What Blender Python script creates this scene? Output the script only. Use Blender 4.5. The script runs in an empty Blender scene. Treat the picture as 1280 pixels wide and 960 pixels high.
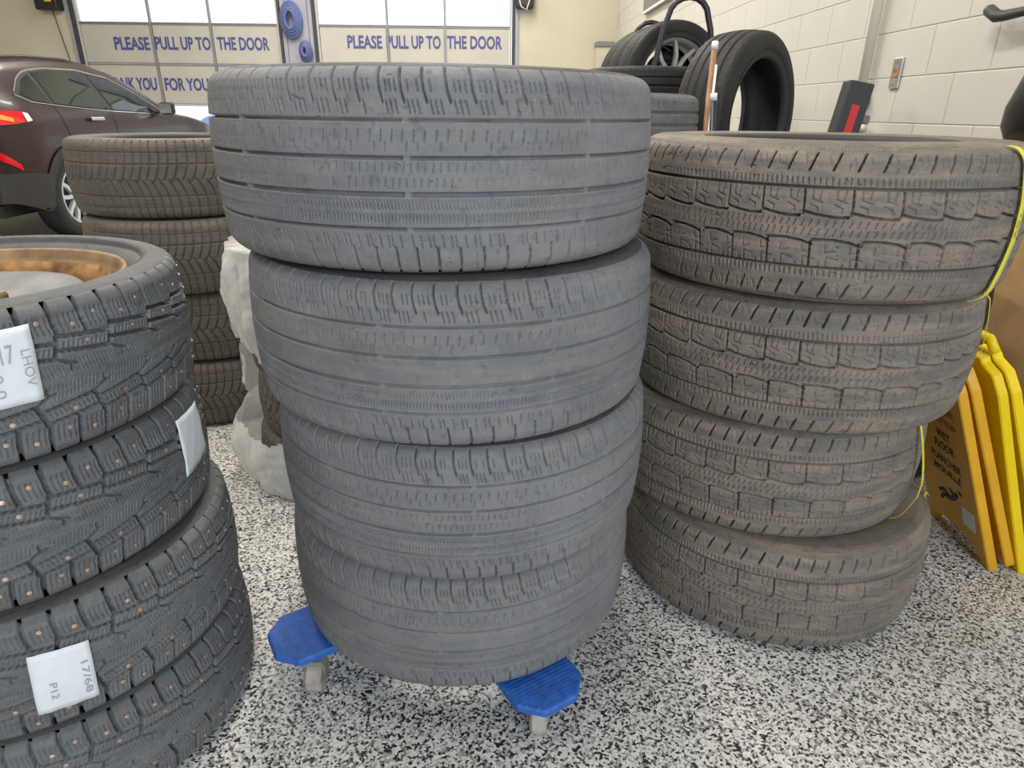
import bpy, bmesh, math, random
import numpy as np
from math import sin, cos, pi, radians, atan2, degrees
from mathutils import Vector, Matrix

S = bpy.context.scene
C = S.collection
random.seed(7)

# ------------------------------------------------------------------ camera
cam_d = bpy.data.cameras.new('camera')
cam_d.sensor_width = 36.0
cam_d.lens = 810.73 / 1280 * 36.0
cam_d.clip_start = 0.02
cam = bpy.data.objects.new('camera', cam_d)
C.objects.link(cam)
cam.matrix_world = (Matrix.Translation((0, 0, 1.1112)) @ Matrix.Rotation(pi / 2 - 0.39839, 4, 'X')
                    @ Matrix.Rotation(0.01224, 4, 'Z'))
S.camera = cam

# ------------------------------------------------------------------ world, lamps, exposure
w = bpy.data.worlds.new('sky')
S.world = w
w.use_nodes = True
bg = w.node_tree.nodes['Background']
bg.inputs[0].default_value = (0.86, 0.93, 1.0, 1)
bg.inputs[1].default_value = 1.5

def area(name, loc, target, size, energy, col):
    d = bpy.data.lights.new(name, 'AREA')
    d.shape = 'RECTANGLE'
    d.size, d.size_y = size
    d.energy = energy
    d.color = col
    o = bpy.data.objects.new(name, d)
    C.objects.link(o)
    o.location = loc
    o.rotation_euler = (Vector(target) - Vector(loc)).to_track_quat('-Z', 'Y').to_euler()
    return o

area('bay_window_light', (1.55, -3.4, 2.3), (-0.2, 1.2, 0.6), (2.4, 2.2), 205, (0.80, 0.89, 1.0))
for i, (lx, ly) in enumerate([(-0.4, 1.6), (-3.4, 1.6), (-0.4, 5.4), (-3.4, 5.4), (-0.4, 9.0), (-3.4, 9.0), (-6.4, 5.4)]):
    area('strip_lamp', (lx, ly, 4.45), (lx, ly, 0), (0.35, 2.4), 100, (1.0, 0.95, 0.85))

vs = S.view_settings
vs.view_transform = 'Standard'
vs.look = 'None'
vs.gamma = 1.0
vs.use_curve_mapping = False
vs.exposure = 0.12

# ------------------------------------------------------------------ materials
M = {}
def nm(name):
    m = bpy.data.materials.new(name)
    m.use_nodes = True
    M[name] = m
    nt = m.node_tree
    return m, nt, nt.nodes, nt.links, nt.nodes['Principled BSDF']

def plain(name, col, rough=0.5, metal=0.0, noise=0.0, scale=20.0, emit=None, coat=0.0, bump=0.0):
    m, nt, n, l, b = nm(name)
    b.inputs['Base Color'].default_value = (*col, 1)
    b.inputs['Roughness'].default_value = rough
    b.inputs['Metallic'].default_value = metal
    b.inputs['Coat Weight'].default_value = coat
    if noise or bump:
        tc = n.new('ShaderNodeTexCoord')
        t = n.new('ShaderNodeTexNoise')
        t.inputs['Scale'].default_value = scale
        t.inputs['Detail'].default_value = 6
        l.new(tc.outputs['Object'], t.inputs['Vector'])
        if noise:
            r = n.new('ShaderNodeValToRGB')
            r.color_ramp.elements[0].position = 0.3
            r.color_ramp.elements[1].position = 0.7
            r.color_ramp.elements[0].color = (*[c * (1 - noise) for c in col], 1)
            r.color_ramp.elements[1].color = (*[min(1, c * (1 + noise)) for c in col], 1)
            l.new(t.outputs['Fac'], r.inputs['Fac'])
            l.new(r.outputs['Color'], b.inputs['Base Color'])
        if bump:
            bp = n.new('ShaderNodeBump')
            bp.inputs['Strength'].default_value = bump
            bp.inputs['Distance'].default_value = 0.01
            l.new(t.outputs['Fac'], bp.inputs['Height'])
            l.new(bp.outputs['Normal'], b.inputs['Normal'])
    if emit:
        b.inputs['Emission Color'].default_value = (*emit[0], 1)
        b.inputs['Emission Strength'].default_value = emit[1]
    return m

def rubber(name, base, dust, dust_amt, light, rough=0.62, scratch=0.5, fine=0.5, streak=True):
    """worn rubber: base tone, patches of dust, pale scuffs, fine relief"""
    m, nt, n, l, b = nm(name)
    tc = n.new('ShaderNodeTexCoord')
    oi = n.new('ShaderNodeObjectInfo')
    add = n.new('ShaderNodeVectorMath'); add.operation = 'ADD'
    mul = n.new('ShaderNodeVectorMath'); mul.operation = 'SCALE'
    mul.inputs[3].default_value = 7.0
    cv = n.new('ShaderNodeCombineXYZ')
    for k in range(3): l.new(oi.outputs['Random'], cv.inputs[k])
    l.new(cv.outputs[0], mul.inputs[0])
    l.new(tc.outputs['Object'], add.inputs[0]); l.new(mul.outputs[0], add.inputs[1])
    def noise(scale, det=5, rough_=0.6, src=None):
        t = n.new('ShaderNodeTexNoise')
        t.inputs['Scale'].default_value = scale
        t.inputs['Detail'].default_value = det
        t.inputs['Roughness'].default_value = rough_
        l.new((src or add).outputs[0], t.inputs['Vector'])
        return t
    def ramp(sock, p0, p1, c0=(0, 0, 0, 1), c1=(1, 1, 1, 1)):
        r = n.new('ShaderNodeValToRGB')
        r.color_ramp.elements[0].position = p0; r.color_ramp.elements[0].color = c0
        r.color_ramp.elements[1].position = p1; r.color_ramp.elements[1].color = c1
        l.new(sock, r.inputs['Fac'])
        return r
    def mix(fac, a, bcol):
        x = n.new('ShaderNodeMix'); x.data_type = 'RGBA'
        if hasattr(fac, 'is_output'): l.new(fac, x.inputs[0])
        else: x.inputs[0].default_value = fac
        for s, v in ((6, a), (7, bcol)):
            if hasattr(v, 'is_output'): l.new(v, x.inputs[s])
            else: x.inputs[s].default_value = (*v, 1)
        return x.outputs[2]
    def mulv(a, k):
        x = n.new('ShaderNodeMath'); x.operation = 'MULTIPLY'
        l.new(a, x.inputs[0])
        if hasattr(k, 'is_output'): l.new(k, x.inputs[1])
        else: x.inputs[1].default_value = k
        return x.outputs[0]
    n1 = noise(5, 6, 0.65)
    base2 = ramp(n1.outputs['Fac'], 0.3, 0.72, (*[c * 0.78 for c in base], 1), (*[c * 1.2 for c in base], 1)).outputs['Color']
    # streaks running round the tire: noise squeezed along z
    mp = n.new('ShaderNodeMapping'); mp.inputs['Scale'].default_value = (1, 1, 9)
    l.new(add.outputs[0], mp.inputs[0])
    n2 = noise(6, 6, 0.7, mp)
    dfac = mulv(ramp(n2.outputs['Fac'], 0.42, 0.68).outputs['Color'], dust_amt)
    col = mix(dfac, base2, dust)
    n3 = noise(38, 8, 0.75)
    col = mix(mulv(ramp(n3.outputs['Fac'], 0.55, 0.75).outputs['Color'], 0.35), col, light)
    n4 = noise(130, 4, 0.8)
    n5 = noise(9, 3, 0.5)
    sc = mulv(ramp(n4.outputs['Fac'], 0.64, 0.72).outputs['Color'], ramp(n5.outputs['Fac'], 0.5, 0.7).outputs['Color'])
    col = mix(mulv(sc, scratch), col, [min(1, c * 2.1) for c in light])
    n6 = noise(70, 3, 0.6)
    dk = ramp(n6.outputs['Fac'], 0.3, 0.42, (1, 1, 1, 1), (0, 0, 0, 1))
    col = mix(mulv(dk.outputs['Color'], 0.45), col, [c * 0.5 for c in base])
    l.new(col, b.inputs['Base Color'])
    b.inputs['Roughness'].default_value = rough
    b.inputs['Specular IOR Level'].default_value = 0.22
    n7 = noise(330, 3, 0.6)
    bp = n.new('ShaderNodeBump'); bp.inputs['Strength'].default_value = fine; bp.inputs['Distance'].default_value = 0.0012
    l.new(n7.outputs['Fac'], bp.inputs['Height'])
    bp2 = n.new('ShaderNodeBump'); bp2.inputs['Strength'].default_value = fine * 0.7; bp2.inputs['Distance'].default_value = 0.003
    l.new(n3.outputs['Fac'], bp2.inputs['Height']); l.new(bp.outputs['Normal'], bp2.inputs['Normal'])
    l.new(bp2.outputs['Normal'], b.inputs['Normal'])
    return m

rubber('rubber_grey', (0.172, 0.172, 0.186), (0.235, 0.222, 0.195), 0.65, (0.33, 0.33, 0.355))
rubber('rubber_grey_side', (0.06, 0.06, 0.066), (0.15, 0.14, 0.125), 0.6, (0.2, 0.2, 0.2))
rubber('rubber_brown', (0.15, 0.138, 0.124), (0.29, 0.235, 0.175), 0.85, (0.34, 0.32, 0.29))
rubber('rubber_brown_side', (0.14, 0.122, 0.102), (0.31, 0.25, 0.19), 0.8, (0.2, 0.18, 0.16))
rubber('rubber_studded', (0.125, 0.127, 0.134), (0.19, 0.19, 0.186), 0.6, (0.28, 0.28, 0.285), rough=0.5)
rubber('rubber_studded_side', (0.08, 0.08, 0.082), (0.15, 0.145, 0.135), 0.5, (0.17, 0.17, 0.17), rough=0.5, scratch=0.2)
rubber('rubber_winter', (0.10, 0.088, 0.074), (0.155, 0.13, 0.1), 0.7, (0.17, 0.155, 0.13), scratch=0.2)
rubber('rubber_winter_side', (0.09, 0.082, 0.072), (0.19, 0.17, 0.145), 0.7, (0.16, 0.15, 0.13), scratch=0.2)
rubber('rubber_black', (0.022, 0.022, 0.024), (0.05, 0.046, 0.042), 0.5, (0.06, 0.056, 0.05), rough=0.55, scratch=0.1)
plain('rubber_inside', (0.03, 0.03, 0.031), 0.7, noise=0.3, scale=12)
plain('rust', (0.33, 0.17, 0.06), 0.85, noise=0.75, scale=22, bump=0.6)
plain('hub_steel', (0.125, 0.125, 0.13), 0.4, 0.3, noise=0.6, scale=9)
plain('rim_edge', (0.24, 0.15, 0.075), 0.6, 0.2, noise=0.4, scale=25)
plain('stud_copper', (0.62, 0.44, 0.34), 0.35, 0.7, noise=0.35, scale=60)
plain('paper', (0.70, 0.74, 0.77), 0.7, noise=0.06, scale=18)
plain('ink', (0.36, 0.36, 0.40), 0.7)
plain('tape_yellow', (0.66, 0.60, 0.05), 0.45, noise=0.12, scale=30)
plain('tape_ink', (0.35, 0.33, 0.04), 0.6)
plain('dolly_blue', (0.024, 0.115, 0.44), 0.55, noise=0.25, scale=60)
plain('caster_metal', (0.40, 0.38, 0.35), 0.4, 0.6, noise=0.25, scale=40)
plain('caster_wheel', (0.40, 0.36, 0.32), 0.5, noise=0.25, scale=40)
plain('sign_amber', (0.72, 0.36, 0.012), 0.42, noise=0.1, scale=10)
plain('sign_yellow', (0.85, 0.60, 0.0), 0.4, noise=0.05, scale=10)
plain('sign_black', (0.02, 0.02, 0.02), 0.6)
plain('sign_red', (0.42, 0.08, 0.02), 0.6)
plain('sticker_white', (0.72, 0.74, 0.76), 0.5)
plain('cardboard', (0.42, 0.25, 0.11), 0.8, noise=0.1, scale=14)
plain('wall_white', (0.63, 0.615, 0.56), 0.45, noise=0.05, scale=1.3, bump=0.05)
plain('joint_grey', (0.56, 0.54, 0.49), 0.7)
plain('wall_cream', (0.60, 0.55, 0.43), 0.6, noise=0.05, scale=1.5)
plain('base_black', (0.02, 0.02, 0.021), 0.5)
plain('ceiling_white', (0.75, 0.75, 0.73), 0.8)
plain('door_panel', (0.52, 0.50, 0.45), 0.5, noise=0.05, scale=2)
plain('door_alu', (0.30, 0.30, 0.31), 0.4, 0.4)
plain('frame_dark', (0.045, 0.045, 0.06), 0.5)
plain('letter_blue', (0.075, 0.085, 0.28), 0.5)
plain('hose_blue', (0.10, 0.13, 0.32), 0.5)
plain('grey_post', (0.36, 0.36, 0.43), 0.5, noise=0.1, scale=3)
plain('grey_metal', (0.22, 0.22, 0.24), 0.45, 0.3)
plain('black_plastic', (0.018, 0.018, 0.02), 0.4)
plain('charcoal', (0.035, 0.037, 0.042), 0.55)
plain('red_paint', (0.55, 0.03, 0.04), 0.45)
plain('black_tube', (0.02, 0.021, 0.03), 0.35, 0.2)
plain('alloy_grey', (0.36, 0.36, 0.35), 0.4, 0.2)
plain('wood_brown', (0.25, 0.12, 0.05), 0.6, noise=0.3, scale=20)
plain('white_plastic', (0.75, 0.75, 0.74), 0.4)
plain('conduit_paint', (0.74, 0.70, 0.60), 0.4)
plain('plate_steel', (0.50, 0.48, 0.45), 0.35, 0.6, noise=0.2, scale=30)
plain('car_paint', (0.020, 0.007, 0.008), 0.3, 0.0, coat=0.2)
plain('car_cladding', (0.022, 0.021, 0.021), 0.6)
plain('car_chrome', (0.6, 0.6, 0.6), 0.2, 0.9)
plain('car_lamp_red', (0.55, 0.005, 0.01), 0.15, coat=1.0)
plain('car_lamp_lit', (0.9, 0.12, 0.02), 0.2, emit=((1.0, 0.16, 0.02), 1.6))
plain('car_glint', (0.7, 0.7, 0.72), 0.15, coat=1.0)  # pale tone for the reflection painted on the tail lamps
plain('alloy_silver', (0.62, 0.68, 0.74), 0.28, 0.6)
plain('car_blue', (0.12, 0.28, 0.55), 0.3, coat=1.0)
plain('asphalt', (0.5, 0.5, 0.5), 0.9, noise=0.1, scale=6)
plain('led_yellow', (0.7, 0.55, 0.05), 0.4)

def mat_glass(name, col, rough=0.03, alpha=0.15):
    m, nt, n, l, b = nm(name)
    out = [x for x in n if x.type == 'OUTPUT_MATERIAL'][0]
    tr = n.new('ShaderNodeBsdfTransparent'); tr.inputs[0].default_value = (*col, 1)
    gl = n.new('ShaderNodeBsdfGlossy'); gl.inputs['Roughness'].default_value = rough
    fr = n.new('ShaderNodeFresnel'); fr.inputs[0].default_value = 1.5
    mx = n.new('ShaderNodeMixShader')
    l.new(fr.outputs[0], mx.inputs[0]); l.new(tr.outputs[0], mx.inputs[1]); l.new(gl.outputs[0], mx.inputs[2])
    l.new(mx.outputs[0], out.inputs[0])
    return m
mat_glass('door_glass', (0.97, 0.98, 0.98))
plain('car_glass', (0.012, 0.02, 0.02), 0.03, 0.0, coat=0.1)

def mat_bag():
    m, nt, n, l, b = nm('bag_plastic')
    out = [x for x in n if x.type == 'OUTPUT_MATERIAL'][0]
    b.inputs['Base Color'].default_value = (0.92, 0.91, 0.88, 1)
    b.inputs['Roughness'].default_value = 0.22
    b.inputs['Subsurface Weight'].default_value = 0.0
    tl = n.new('ShaderNodeBsdfTranslucent'); tl.inputs[0].default_value = (0.92, 0.91, 0.88, 1)
    tr = n.new('ShaderNodeBsdfTransparent'); tr.inputs[0].default_value = (0.95, 0.95, 0.93, 1)
    m1 = n.new('ShaderNodeMixShader'); m1.inputs[0].default_value = 0.3
    m2 = n.new('ShaderNodeMixShader'); m2.inputs[0].default_value = 0.28
    l.new(b.outputs[0], m1.inputs[1]); l.new(tl.outputs[0], m1.inputs[2])
    l.new(m1.outputs[0], m2.inputs[1]); l.new(tr.outputs[0], m2.inputs[2])
    l.new(m2.outputs[0], out.inputs[0])
mat_bag()

def mat_floor():
    m, nt, n, l, b = nm('flake_floor')
    tc = n.new('ShaderNodeTexCoord')
    v = n.new('ShaderNodeTexVoronoi'); v.inputs['Scale'].default_value = 215
    v.inputs['Randomness'].default_value = 1.0
    nz = n.new('ShaderNodeTexNoise'); nz.inputs['Scale'].default_value = 260; nz.inputs['Detail'].default_value = 2
    sub = n.new('ShaderNodeVectorMath'); sub.operation = 'SCALE'; sub.inputs[3].default_value = 0.006
    ad = n.new('ShaderNodeVectorMath'); ad.operation = 'ADD'
    l.new(tc.outputs['Object'], nz.inputs['Vector']); l.new(nz.outputs['Color'], sub.inputs[0])
    l.new(tc.outputs['Object'], ad.inputs[0]); l.new(sub.outputs[0], ad.inputs[1])
    l.new(ad.outputs[0], v.inputs['Vector'])
    sep = n.new('ShaderNodeSeparateColor'); l.new(v.outputs['Color'], sep.inputs[0])
    r = n.new('ShaderNodeValToRGB'); r.color_ramp.interpolation = 'CONSTANT'
    e = r.color_ramp.elements
    e[0].position = 0.0; e[0].color = (0.022, 0.022, 0.024, 1)
    e[1].position = 0.19; e[1].color = (0.16, 0.155, 0.145, 1)
    for p, c in ((0.30, (0.36, 0.345, 0.32, 1)), (0.45, (0.56, 0.55, 0.525, 1)), (0.68, (0.66, 0.65, 0.63, 1)), (0.9, (0.73, 0.72, 0.69, 1))):
        x = e.new(p); x.color = c
    l.new(sep.outputs[0], r.inputs['Fac'])
    l.new(r.outputs['Color'], b.inputs['Base Color'])
    b.inputs['Roughness'].default_value = 0.34
    b.inputs['Coat Weight'].default_value = 0.15
    b.inputs['Coat Roughness'].default_value = 0.25
    bp = n.new('ShaderNodeBump'); bp.inputs['Strength'].default_value = 0.12; bp.inputs['Distance'].default_value = 0.001
    l.new(sep.outputs[1], bp.inputs['Height']); l.new(bp.outputs['Normal'], b.inputs['Normal'])
mat_floor()

# ------------------------------------------------------------------ helpers
def link(o, parent=None):
    C.objects.link(o)
    if parent is not None: o.parent = parent
    return o
def mesh_obj(name, me, mat, parent=None, smooth=False):
    me.name = name
    o = bpy.data.objects.new(name, me)
    if mat and not me.materials: me.materials.append(M[mat])
    if smooth and len(me.polygons): me.polygons.foreach_set('use_smooth', [True] * len(me.polygons))
    return link(o, parent)
def obj(name, bm, mat, parent=None, smooth=False):
    me = bpy.data.meshes.new(name)
    bm.normal_update(); bm.to_mesh(me); bm.free()
    return mesh_obj(name, me, mat, parent, smooth)
def thing(name, label, cat, loc=(0, 0, 0), rz=0.0, group=None):
    o = bpy.data.objects.new(name, None)
    o.empty_display_size = 0.1
    link(o); o.location = loc; o.rotation_euler = (0, 0, rz)
    tag(o, label, cat, group)
    return o
def tag(o, label, cat, group=None):
    o['label'] = label; o['category'] = cat
    if group: o['group'] = group
    return o
def struct(o):
    o['kind'] = 'structure'; return o
def box(bm, x0, x1, y0, y1, z0, z1, mat=None):
    vs_ = [bm.verts.new((x, y, z)) for z in (z0, z1) for y in (y0, y1) for x in (x0, x1)]
    for f in ((0, 2, 3, 1), (4, 5, 7, 6), (0, 1, 5, 4), (2, 6, 7, 3), (0, 4, 6, 2), (1, 3, 7, 5)):
        bm.faces.new([vs_[i] for i in f])
    return vs_
def bev(bm, off, seg=2):
    bmesh.ops.bevel(bm, geom=bm.edges[:], offset=off, segments=seg, affect='EDGES', profile=0.5, clamp_overlap=True)
def bx(x0, x1, y0, y1, z0, z1, b=0.0, seg=2):
    bm = bmesh.new(); box(bm, x0, x1, y0, y1, z0, z1)
    if b: bev(bm, b, seg)
    return bm
def tube(bm, pts, r, n=10, closed=False, cap=True):
    pts = [Vector(p) for p in pts]; rings = []; N = len(pts); ref = None
    for i, p in enumerate(pts):
        a = pts[i - 1] if (i > 0 or closed) else p
        b = pts[(i + 1) % N] if (i < N - 1 or closed) else p
        t = (b - a).normalized()
        if ref is None:
            ref = t.orthogonal().normalized()
        ref = (ref - t * ref.dot(t)).normalized()
        q = t.cross(ref)
        rr = r[i] if isinstance(r, (list, tuple)) else r
        rings.append([bm.verts.new(p + (ref * cos(2 * pi * k / n) + q * sin(2 * pi * k / n)) * rr) for k in range(n)])
    for i in range(N - 1 + (1 if closed else 0)):
        A, B = rings[i], rings[(i + 1) % N]
        for k in range(n):
            bm.faces.new((A[k], A[(k + 1) % n], B[(k + 1) % n], B[k]))
    if cap and not closed:
        bm.faces.new(rings[0][::-1]); bm.faces.new(rings[-1])
def lathe(bm, prof, n=64, axis='Z', closed=False):
    """prof: list of (r, z)"""
    rings = []
    for r, z in prof:
        if r < 1e-6: rings.append([bm.verts.new((0, 0, z))])
        else: rings.append([bm.verts.new((r * cos(2 * pi * k / n), r * sin(2 * pi * k / n), z)) for k in range(n)])
    P = len(rings)
    for i in range(P - 1 + (1 if closed else 0)):
        A, B = rings[i], rings[(i + 1) % P]
        for k in range(n):
            k2 = (k + 1) % n
            if len(A) == 1 and len(B) == 1: continue
            if len(A) == 1: bm.faces.new((A[0], B[k2], B[k]))
            elif len(B) == 1: bm.faces.new((A[k], A[k2], B[0]))
            else: bm.faces.new((A[k], A[k2], B[k2], B[k]))
def prism(bm, pts, t0, t1, plane='YZ'):
    """extrude a 2D outline between t0 and t1 along the axis left out of plane"""
    def P(a, b, t):
        return {'YZ': (t, a, b), 'XZ': (a, t, b), 'XY': (a, b, t)}[plane]
    A = [bm.verts.new(P(a, b, t0)) for a, b in pts]; B = [bm.verts.new(P(a, b, t1)) for a, b in pts]
    bm.faces.new(A[::-1]); bm.faces.new(B); n = len(pts)
    for i in range(n): bm.faces.new((A[i], A[(i + 1) % n], B[(i + 1) % n], B[i]))
    bmesh.ops.recalc_face_normals(bm, faces=bm.faces[:])
def text_mesh(s, size=1.0, ext=0.0, bold=0.0, align='CENTER'):
    cu = bpy.data.curves.new('t', 'FONT')
    cu.body = s; cu.size = size; cu.extrude = ext; cu.offset = bold; cu.align_x = align; cu.align_y = 'CENTER'
    cu.resolution_u = 3
    o = bpy.data.objects.new('t', cu); C.objects.link(o)
    dg = bpy.context.evaluated_depsgraph_get()
    me = bpy.data.meshes.new_from_object(o.evaluated_get(dg))
    bpy.data.objects.remove(o); bpy.data.curves.remove(cu)
    me.materials.clear()
    return me
def sm(me):
    me.polygons.foreach_set('use_smooth', [True] * len(me.polygons)); return me

# ------------------------------------------------------------------ the hall
WX, WS = 1.966, -0.0362           # right wall: x = WX + WS*y
def wall_x(y): return WX + WS * y
BY = 11.4
bm = bmesh.new(); box(bm, -11, 2.6, -4.5, BY + 0.25, -0.12, 0)
struct(obj('floor', bm, 'flake_floor'))
bm = bmesh.new(); box(bm, -30, 30, BY + 0.25, 45, -0.15, -0.03)
struct(obj('ground', bm, 'asphalt'))
bm = bmesh.new(); box(bm, -11.2, 2.6, -4.7, BY, 4.6, 4.7)
struct(obj('ceiling', bm, 'ceiling_white'))

bm = bmesh.new(); box(bm, -11.2, -11, -4.7, BY, 0, 4.6); struct(obj('wall_left', bm, 'wall_cream'))
bm = bmesh.new(); box(bm, -11.2, 2.6, -4.7, -4.5, 0, 4.6); struct(obj('wall_rear', bm, 'wall_white'))
# right wall, painted concrete blocks laid in running bond
wr = bpy.data.objects.new('wall_right', None); link(wr); struct(wr)
wr.location = (WX, 0, 0); wr.rotation_euler = (0, 0, math.atan(-WS))
bm = bx(0.003, 0.2, -4.6, BY + 0.2, 0, 4.6); obj('wall_core', bm, 'joint_grey', wr)
BL, BH, J = 0.4064, 0.2032, 0.004
bmb = bx(0.0, 0.02, J / 2, BL - J / 2, J / 2, BH - J / 2, 0.0025, 1)
me_block = bpy.data.meshes.new('block'); bmb.to_mesh(me_block); bmb.free(); me_block.materials.append(M['wall_white'])
zoff = 0.0613
cnt = 0
for row in range(-1, 12):
    for k in range(2, 28):
        y = k * BL + (BL / 2 if row % 2 else 0)
        z = zoff + row * BH
        if y + BL > BY or y < 0.9: continue
        if z < 0: continue
        o = bpy.data.objects.new('block', me_block); link(o, wr); o.location = (0, y, z); cnt += 1
# rows above and beyond the pieces: plain painted face
bm = bx(0.0, 0.01, -4.5, BY + 0.1, zoff + 12 * BH + 0.003, 4.6); obj('upper_face', bm, 'wall_white', wr)
bm = bx(0.0, 0.01, -4.5, 0.8, 0, zoff + 12 * BH - 0.003); obj('near_face', bm, 'wall_white', wr)
bm = bx(-0.012, 0.01, -4.5, BY, 0.0, 0.31, 0.003, 1)
o = struct(obj('baseboard_right', bm, 'base_black')); o.location = wr.location; o.rotation_euler = wr.rotation_euler

# back wall with two door openings
D1 = (-6.80, -3.70); D2 = (-3.08, -0.09); DZ = 3.45
bm = bmesh.new()
for a, b in ((-11, D1[0] - 0.06), (D1[1] + 0.06, D2[0] - 0.06), (D2[1] + 0.06, 1.8)):
    box(bm, a, b, BY, BY + 0.2, 0, 4.6)
box(bm, D1[0] - 0.06, D1[1] + 0.06, BY, BY + 0.2, DZ, 4.6); box(bm, D2[0] - 0.06, D2[1] + 0.06, BY, BY + 0.2, DZ, 4.6)
struct(obj('wall_back', bm, 'wall_cream'))

def sect_door(idx, x0, x1, words):
    d = bpy.data.objects.new('door_%d' % idx, None); link(d); struct(d); d.location = (0, BY + 0.02, 0)
    zs = [0.0, 0.575, 1.145, 1.735, 2.30, 2.87, DZ]
    glass = {1, 4}
    cols = [x0, x0 + (x1 - x0) * 0.36, x0 + (x1 - x0) * 0.66, x1]
    for r in range(6):
        z0, z1 = zs[r], zs[r + 1]
        for c in range(3):
            a, b = cols[c] + 0.02, cols[c + 1] - 0.02
            if r in glass:
                obj('pane', bx(a, b, 0.016, 0.022, z0 + 0.02, z1 - 0.02), 'door_glass', d)
            else:
                obj('panel', bx(a, b, 0.0, 0.04, z0 + 0.012, z1 - 0.012, 0.006, 1), 'door_panel', d)
        for zz in ((z0, z0 + 0.02), (z1 - 0.02, z1)):
            obj('rail', bx(x0, x1, -0.012, 0.045, zz[0] + 0.002, zz[1] - 0.002, 0.003, 1), 'door_alu', d)
    for c in range(4):
        obj('stile', bx(cols[c] - 0.014, cols[c] + 0.014, -0.02, 0.045, 0.0, DZ, 0.004, 1), 'door_alu' if c in (1, 2) else 'door_panel', d)
    for s, x in ((-1, x0), (1, x1)):
        obj('track', bx(x + s * 0.045 - 0.022, x + s * 0.045 + 0.022, -0.06, 0.0, 0, DZ + 0.3, 0.005, 1), 'frame_dark', d)
        obj('jamb', bx(x + s * 0.1 - 0.03, x + s * 0.1 + 0.03, -0.045, -0.02, 0, DZ + 0.2, 0.004, 1), 'grey_post', d)
    for txt, xa, xb, zc in words:
        me = text_mesh(txt, 0.25, 0.003, 0.006)
        co = np.empty(len(me.vertices) * 3); me.vertices.foreach_get('co', co); co = co.reshape(-1, 3)
        wx = co[:, 0].max() - co[:, 0].min(); hz = co[:, 1].max() - co[:, 1].min()
        X = (co[:, 0] - co[:, 0].min()) / wx * (xb - xa) + xa
        Z = (co[:, 1] - co[:, 1].min()) / hz * 0.185 + zc - 0.0925
        me.vertices.foreach_set('co', np.stack([X, -0.004 - co[:, 2], Z], 1).ravel())
        mesh_obj('lettering', me, 'letter_blue', d)
    return d
sect_door(1, D1[0], D1[1], [('PLEASE', -6.30, -5.75, 2.02), ('PULL UP TO', -5.66, -4.79, 2.03), ('THE DOOR', -4.68, -3.87, 2.035),
                            ('THANK YOU', -6.63, -5.75, 1.445), ('FOR YOUR', -5.62, -4.80, 1.445)])
sect_door(2, D2[0], D2[1], [('PLEASE', -2.64, -2.10, 2.08), ('PULL UP TO', -2.03, -1.18, 2.085), ('THE DOOR', -1.08, -0.22, 2.09)])

# door post between the bays with hose reels hung on it
t = struct(obj('trim_1', bx(D1[1] + 0.14, D2[0] - 0.14, BY - 0.03, BY, 0, 4.4, 0.006, 1), 'grey_post'))
def reel(name, lab, x, z, s):
    h = thing(name, lab, 'hose', (x, BY - 0.06, z))
    for q in range(4):
        bm = bmesh.new()
        rr = s * (1.0 - 0.16 * q)
        tube(bm, [(rr * 0.62 * sin(a), -0.02 * q - 0.02, rr * cos(a)) for a in np.linspace(0, 2 * pi, 29)[:-1]], 0.026, 8, closed=True)
        obj('hose_coil', bm, 'hose_blue', h, True)
    bm = bmesh.new(); tube(bm, [(0, 0.04, s * 0.5), (0, -0.1, s * 0.5), (0, -0.12, s * 0.62)], 0.016, 8); obj('hook', bm, 'grey_metal', h, True)
    return h
reel('air_hose', 'blue air hose coiled on the grey post between the two doors, upper one', -3.46, 2.36, 0.24)
reel('air_hose', 'blue hose loop hanging lower on the grey post between the doors', -3.28, 1.93, 0.13)
# door operator box left of the first door
t = thing('door_opener', 'black door opener box with yellow light left of the first door', 'opener', (-7.12, BY - 0.1, 2.55))
obj('housing', bx(-0.17, 0.17, -0.08, 0.1, -0.1, 0.35, 0.02), 'black_plastic', t)
obj('lamp_cover', bx(0.0, 0.1, -0.1, -0.075, 0.0, 0.1, 0.008), 'led_yellow', t)
bm = bmesh.new(); tube(bm, [(0.0, 0.06, -0.08), (0.1, 0.06, -0.8), (0.16, 0.08, -1.3)], 0.008, 6); obj('cord', bm, 'frame_dark', t)
t = thing('wall_fan', 'black box with a white cord hung right of the second door', 'box', (0.12, BY - 0.1, 2.62))
obj('housing', bx(-0.14, 0.14, -0.08, 0.1, -0.08, 0.3, 0.05, 3), 'charcoal', t)
bm = bmesh.new(); tube(bm, [(-0.1, -0.09, 0.1), (-0.05, -0.1, -0.06), (0.03, -0.1, -0.1), (0.1, -0.09, 0.1)], 0.009, 6); obj('cord', bm, 'white_plastic', t)

# things on the right wall
def on_wall(y, z, off=0.0):
    return (wall_x(y) - off, y, z)
wrz = math.atan(-WS)
t = thing('conduit_pipe', 'cream painted conduit pipe running down the white block wall', 'pipe', on_wall(3.70, 0, 0.04), wrz)
bm = bmesh.new(); tube(bm, [(0, 0, 3.4), (0, 0, 1.06)], 0.024, 12); obj('pipe', bm, 'conduit_paint', t, True)
for z in (1.06, 1.19, 2.0): obj('clamp', bx(-0.032, 0.03, -0.045, 0.045, z - 0.018, z + 0.018, 0.004), 'conduit_paint', t)
bm = bmesh.new(); tube(bm, [(0, 0, 1.09), (-0.01, -0.05, 1.05), (-0.01, -0.12, 1.05)], 0.018, 8); obj('elbow', bm, 'conduit_paint', t, True)
t = thing('outlet_plate', 'small steel cover plate beside the conduit on the block wall', 'plate', on_wall(3.47, 1.30, 0.0), wrz)
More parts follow.
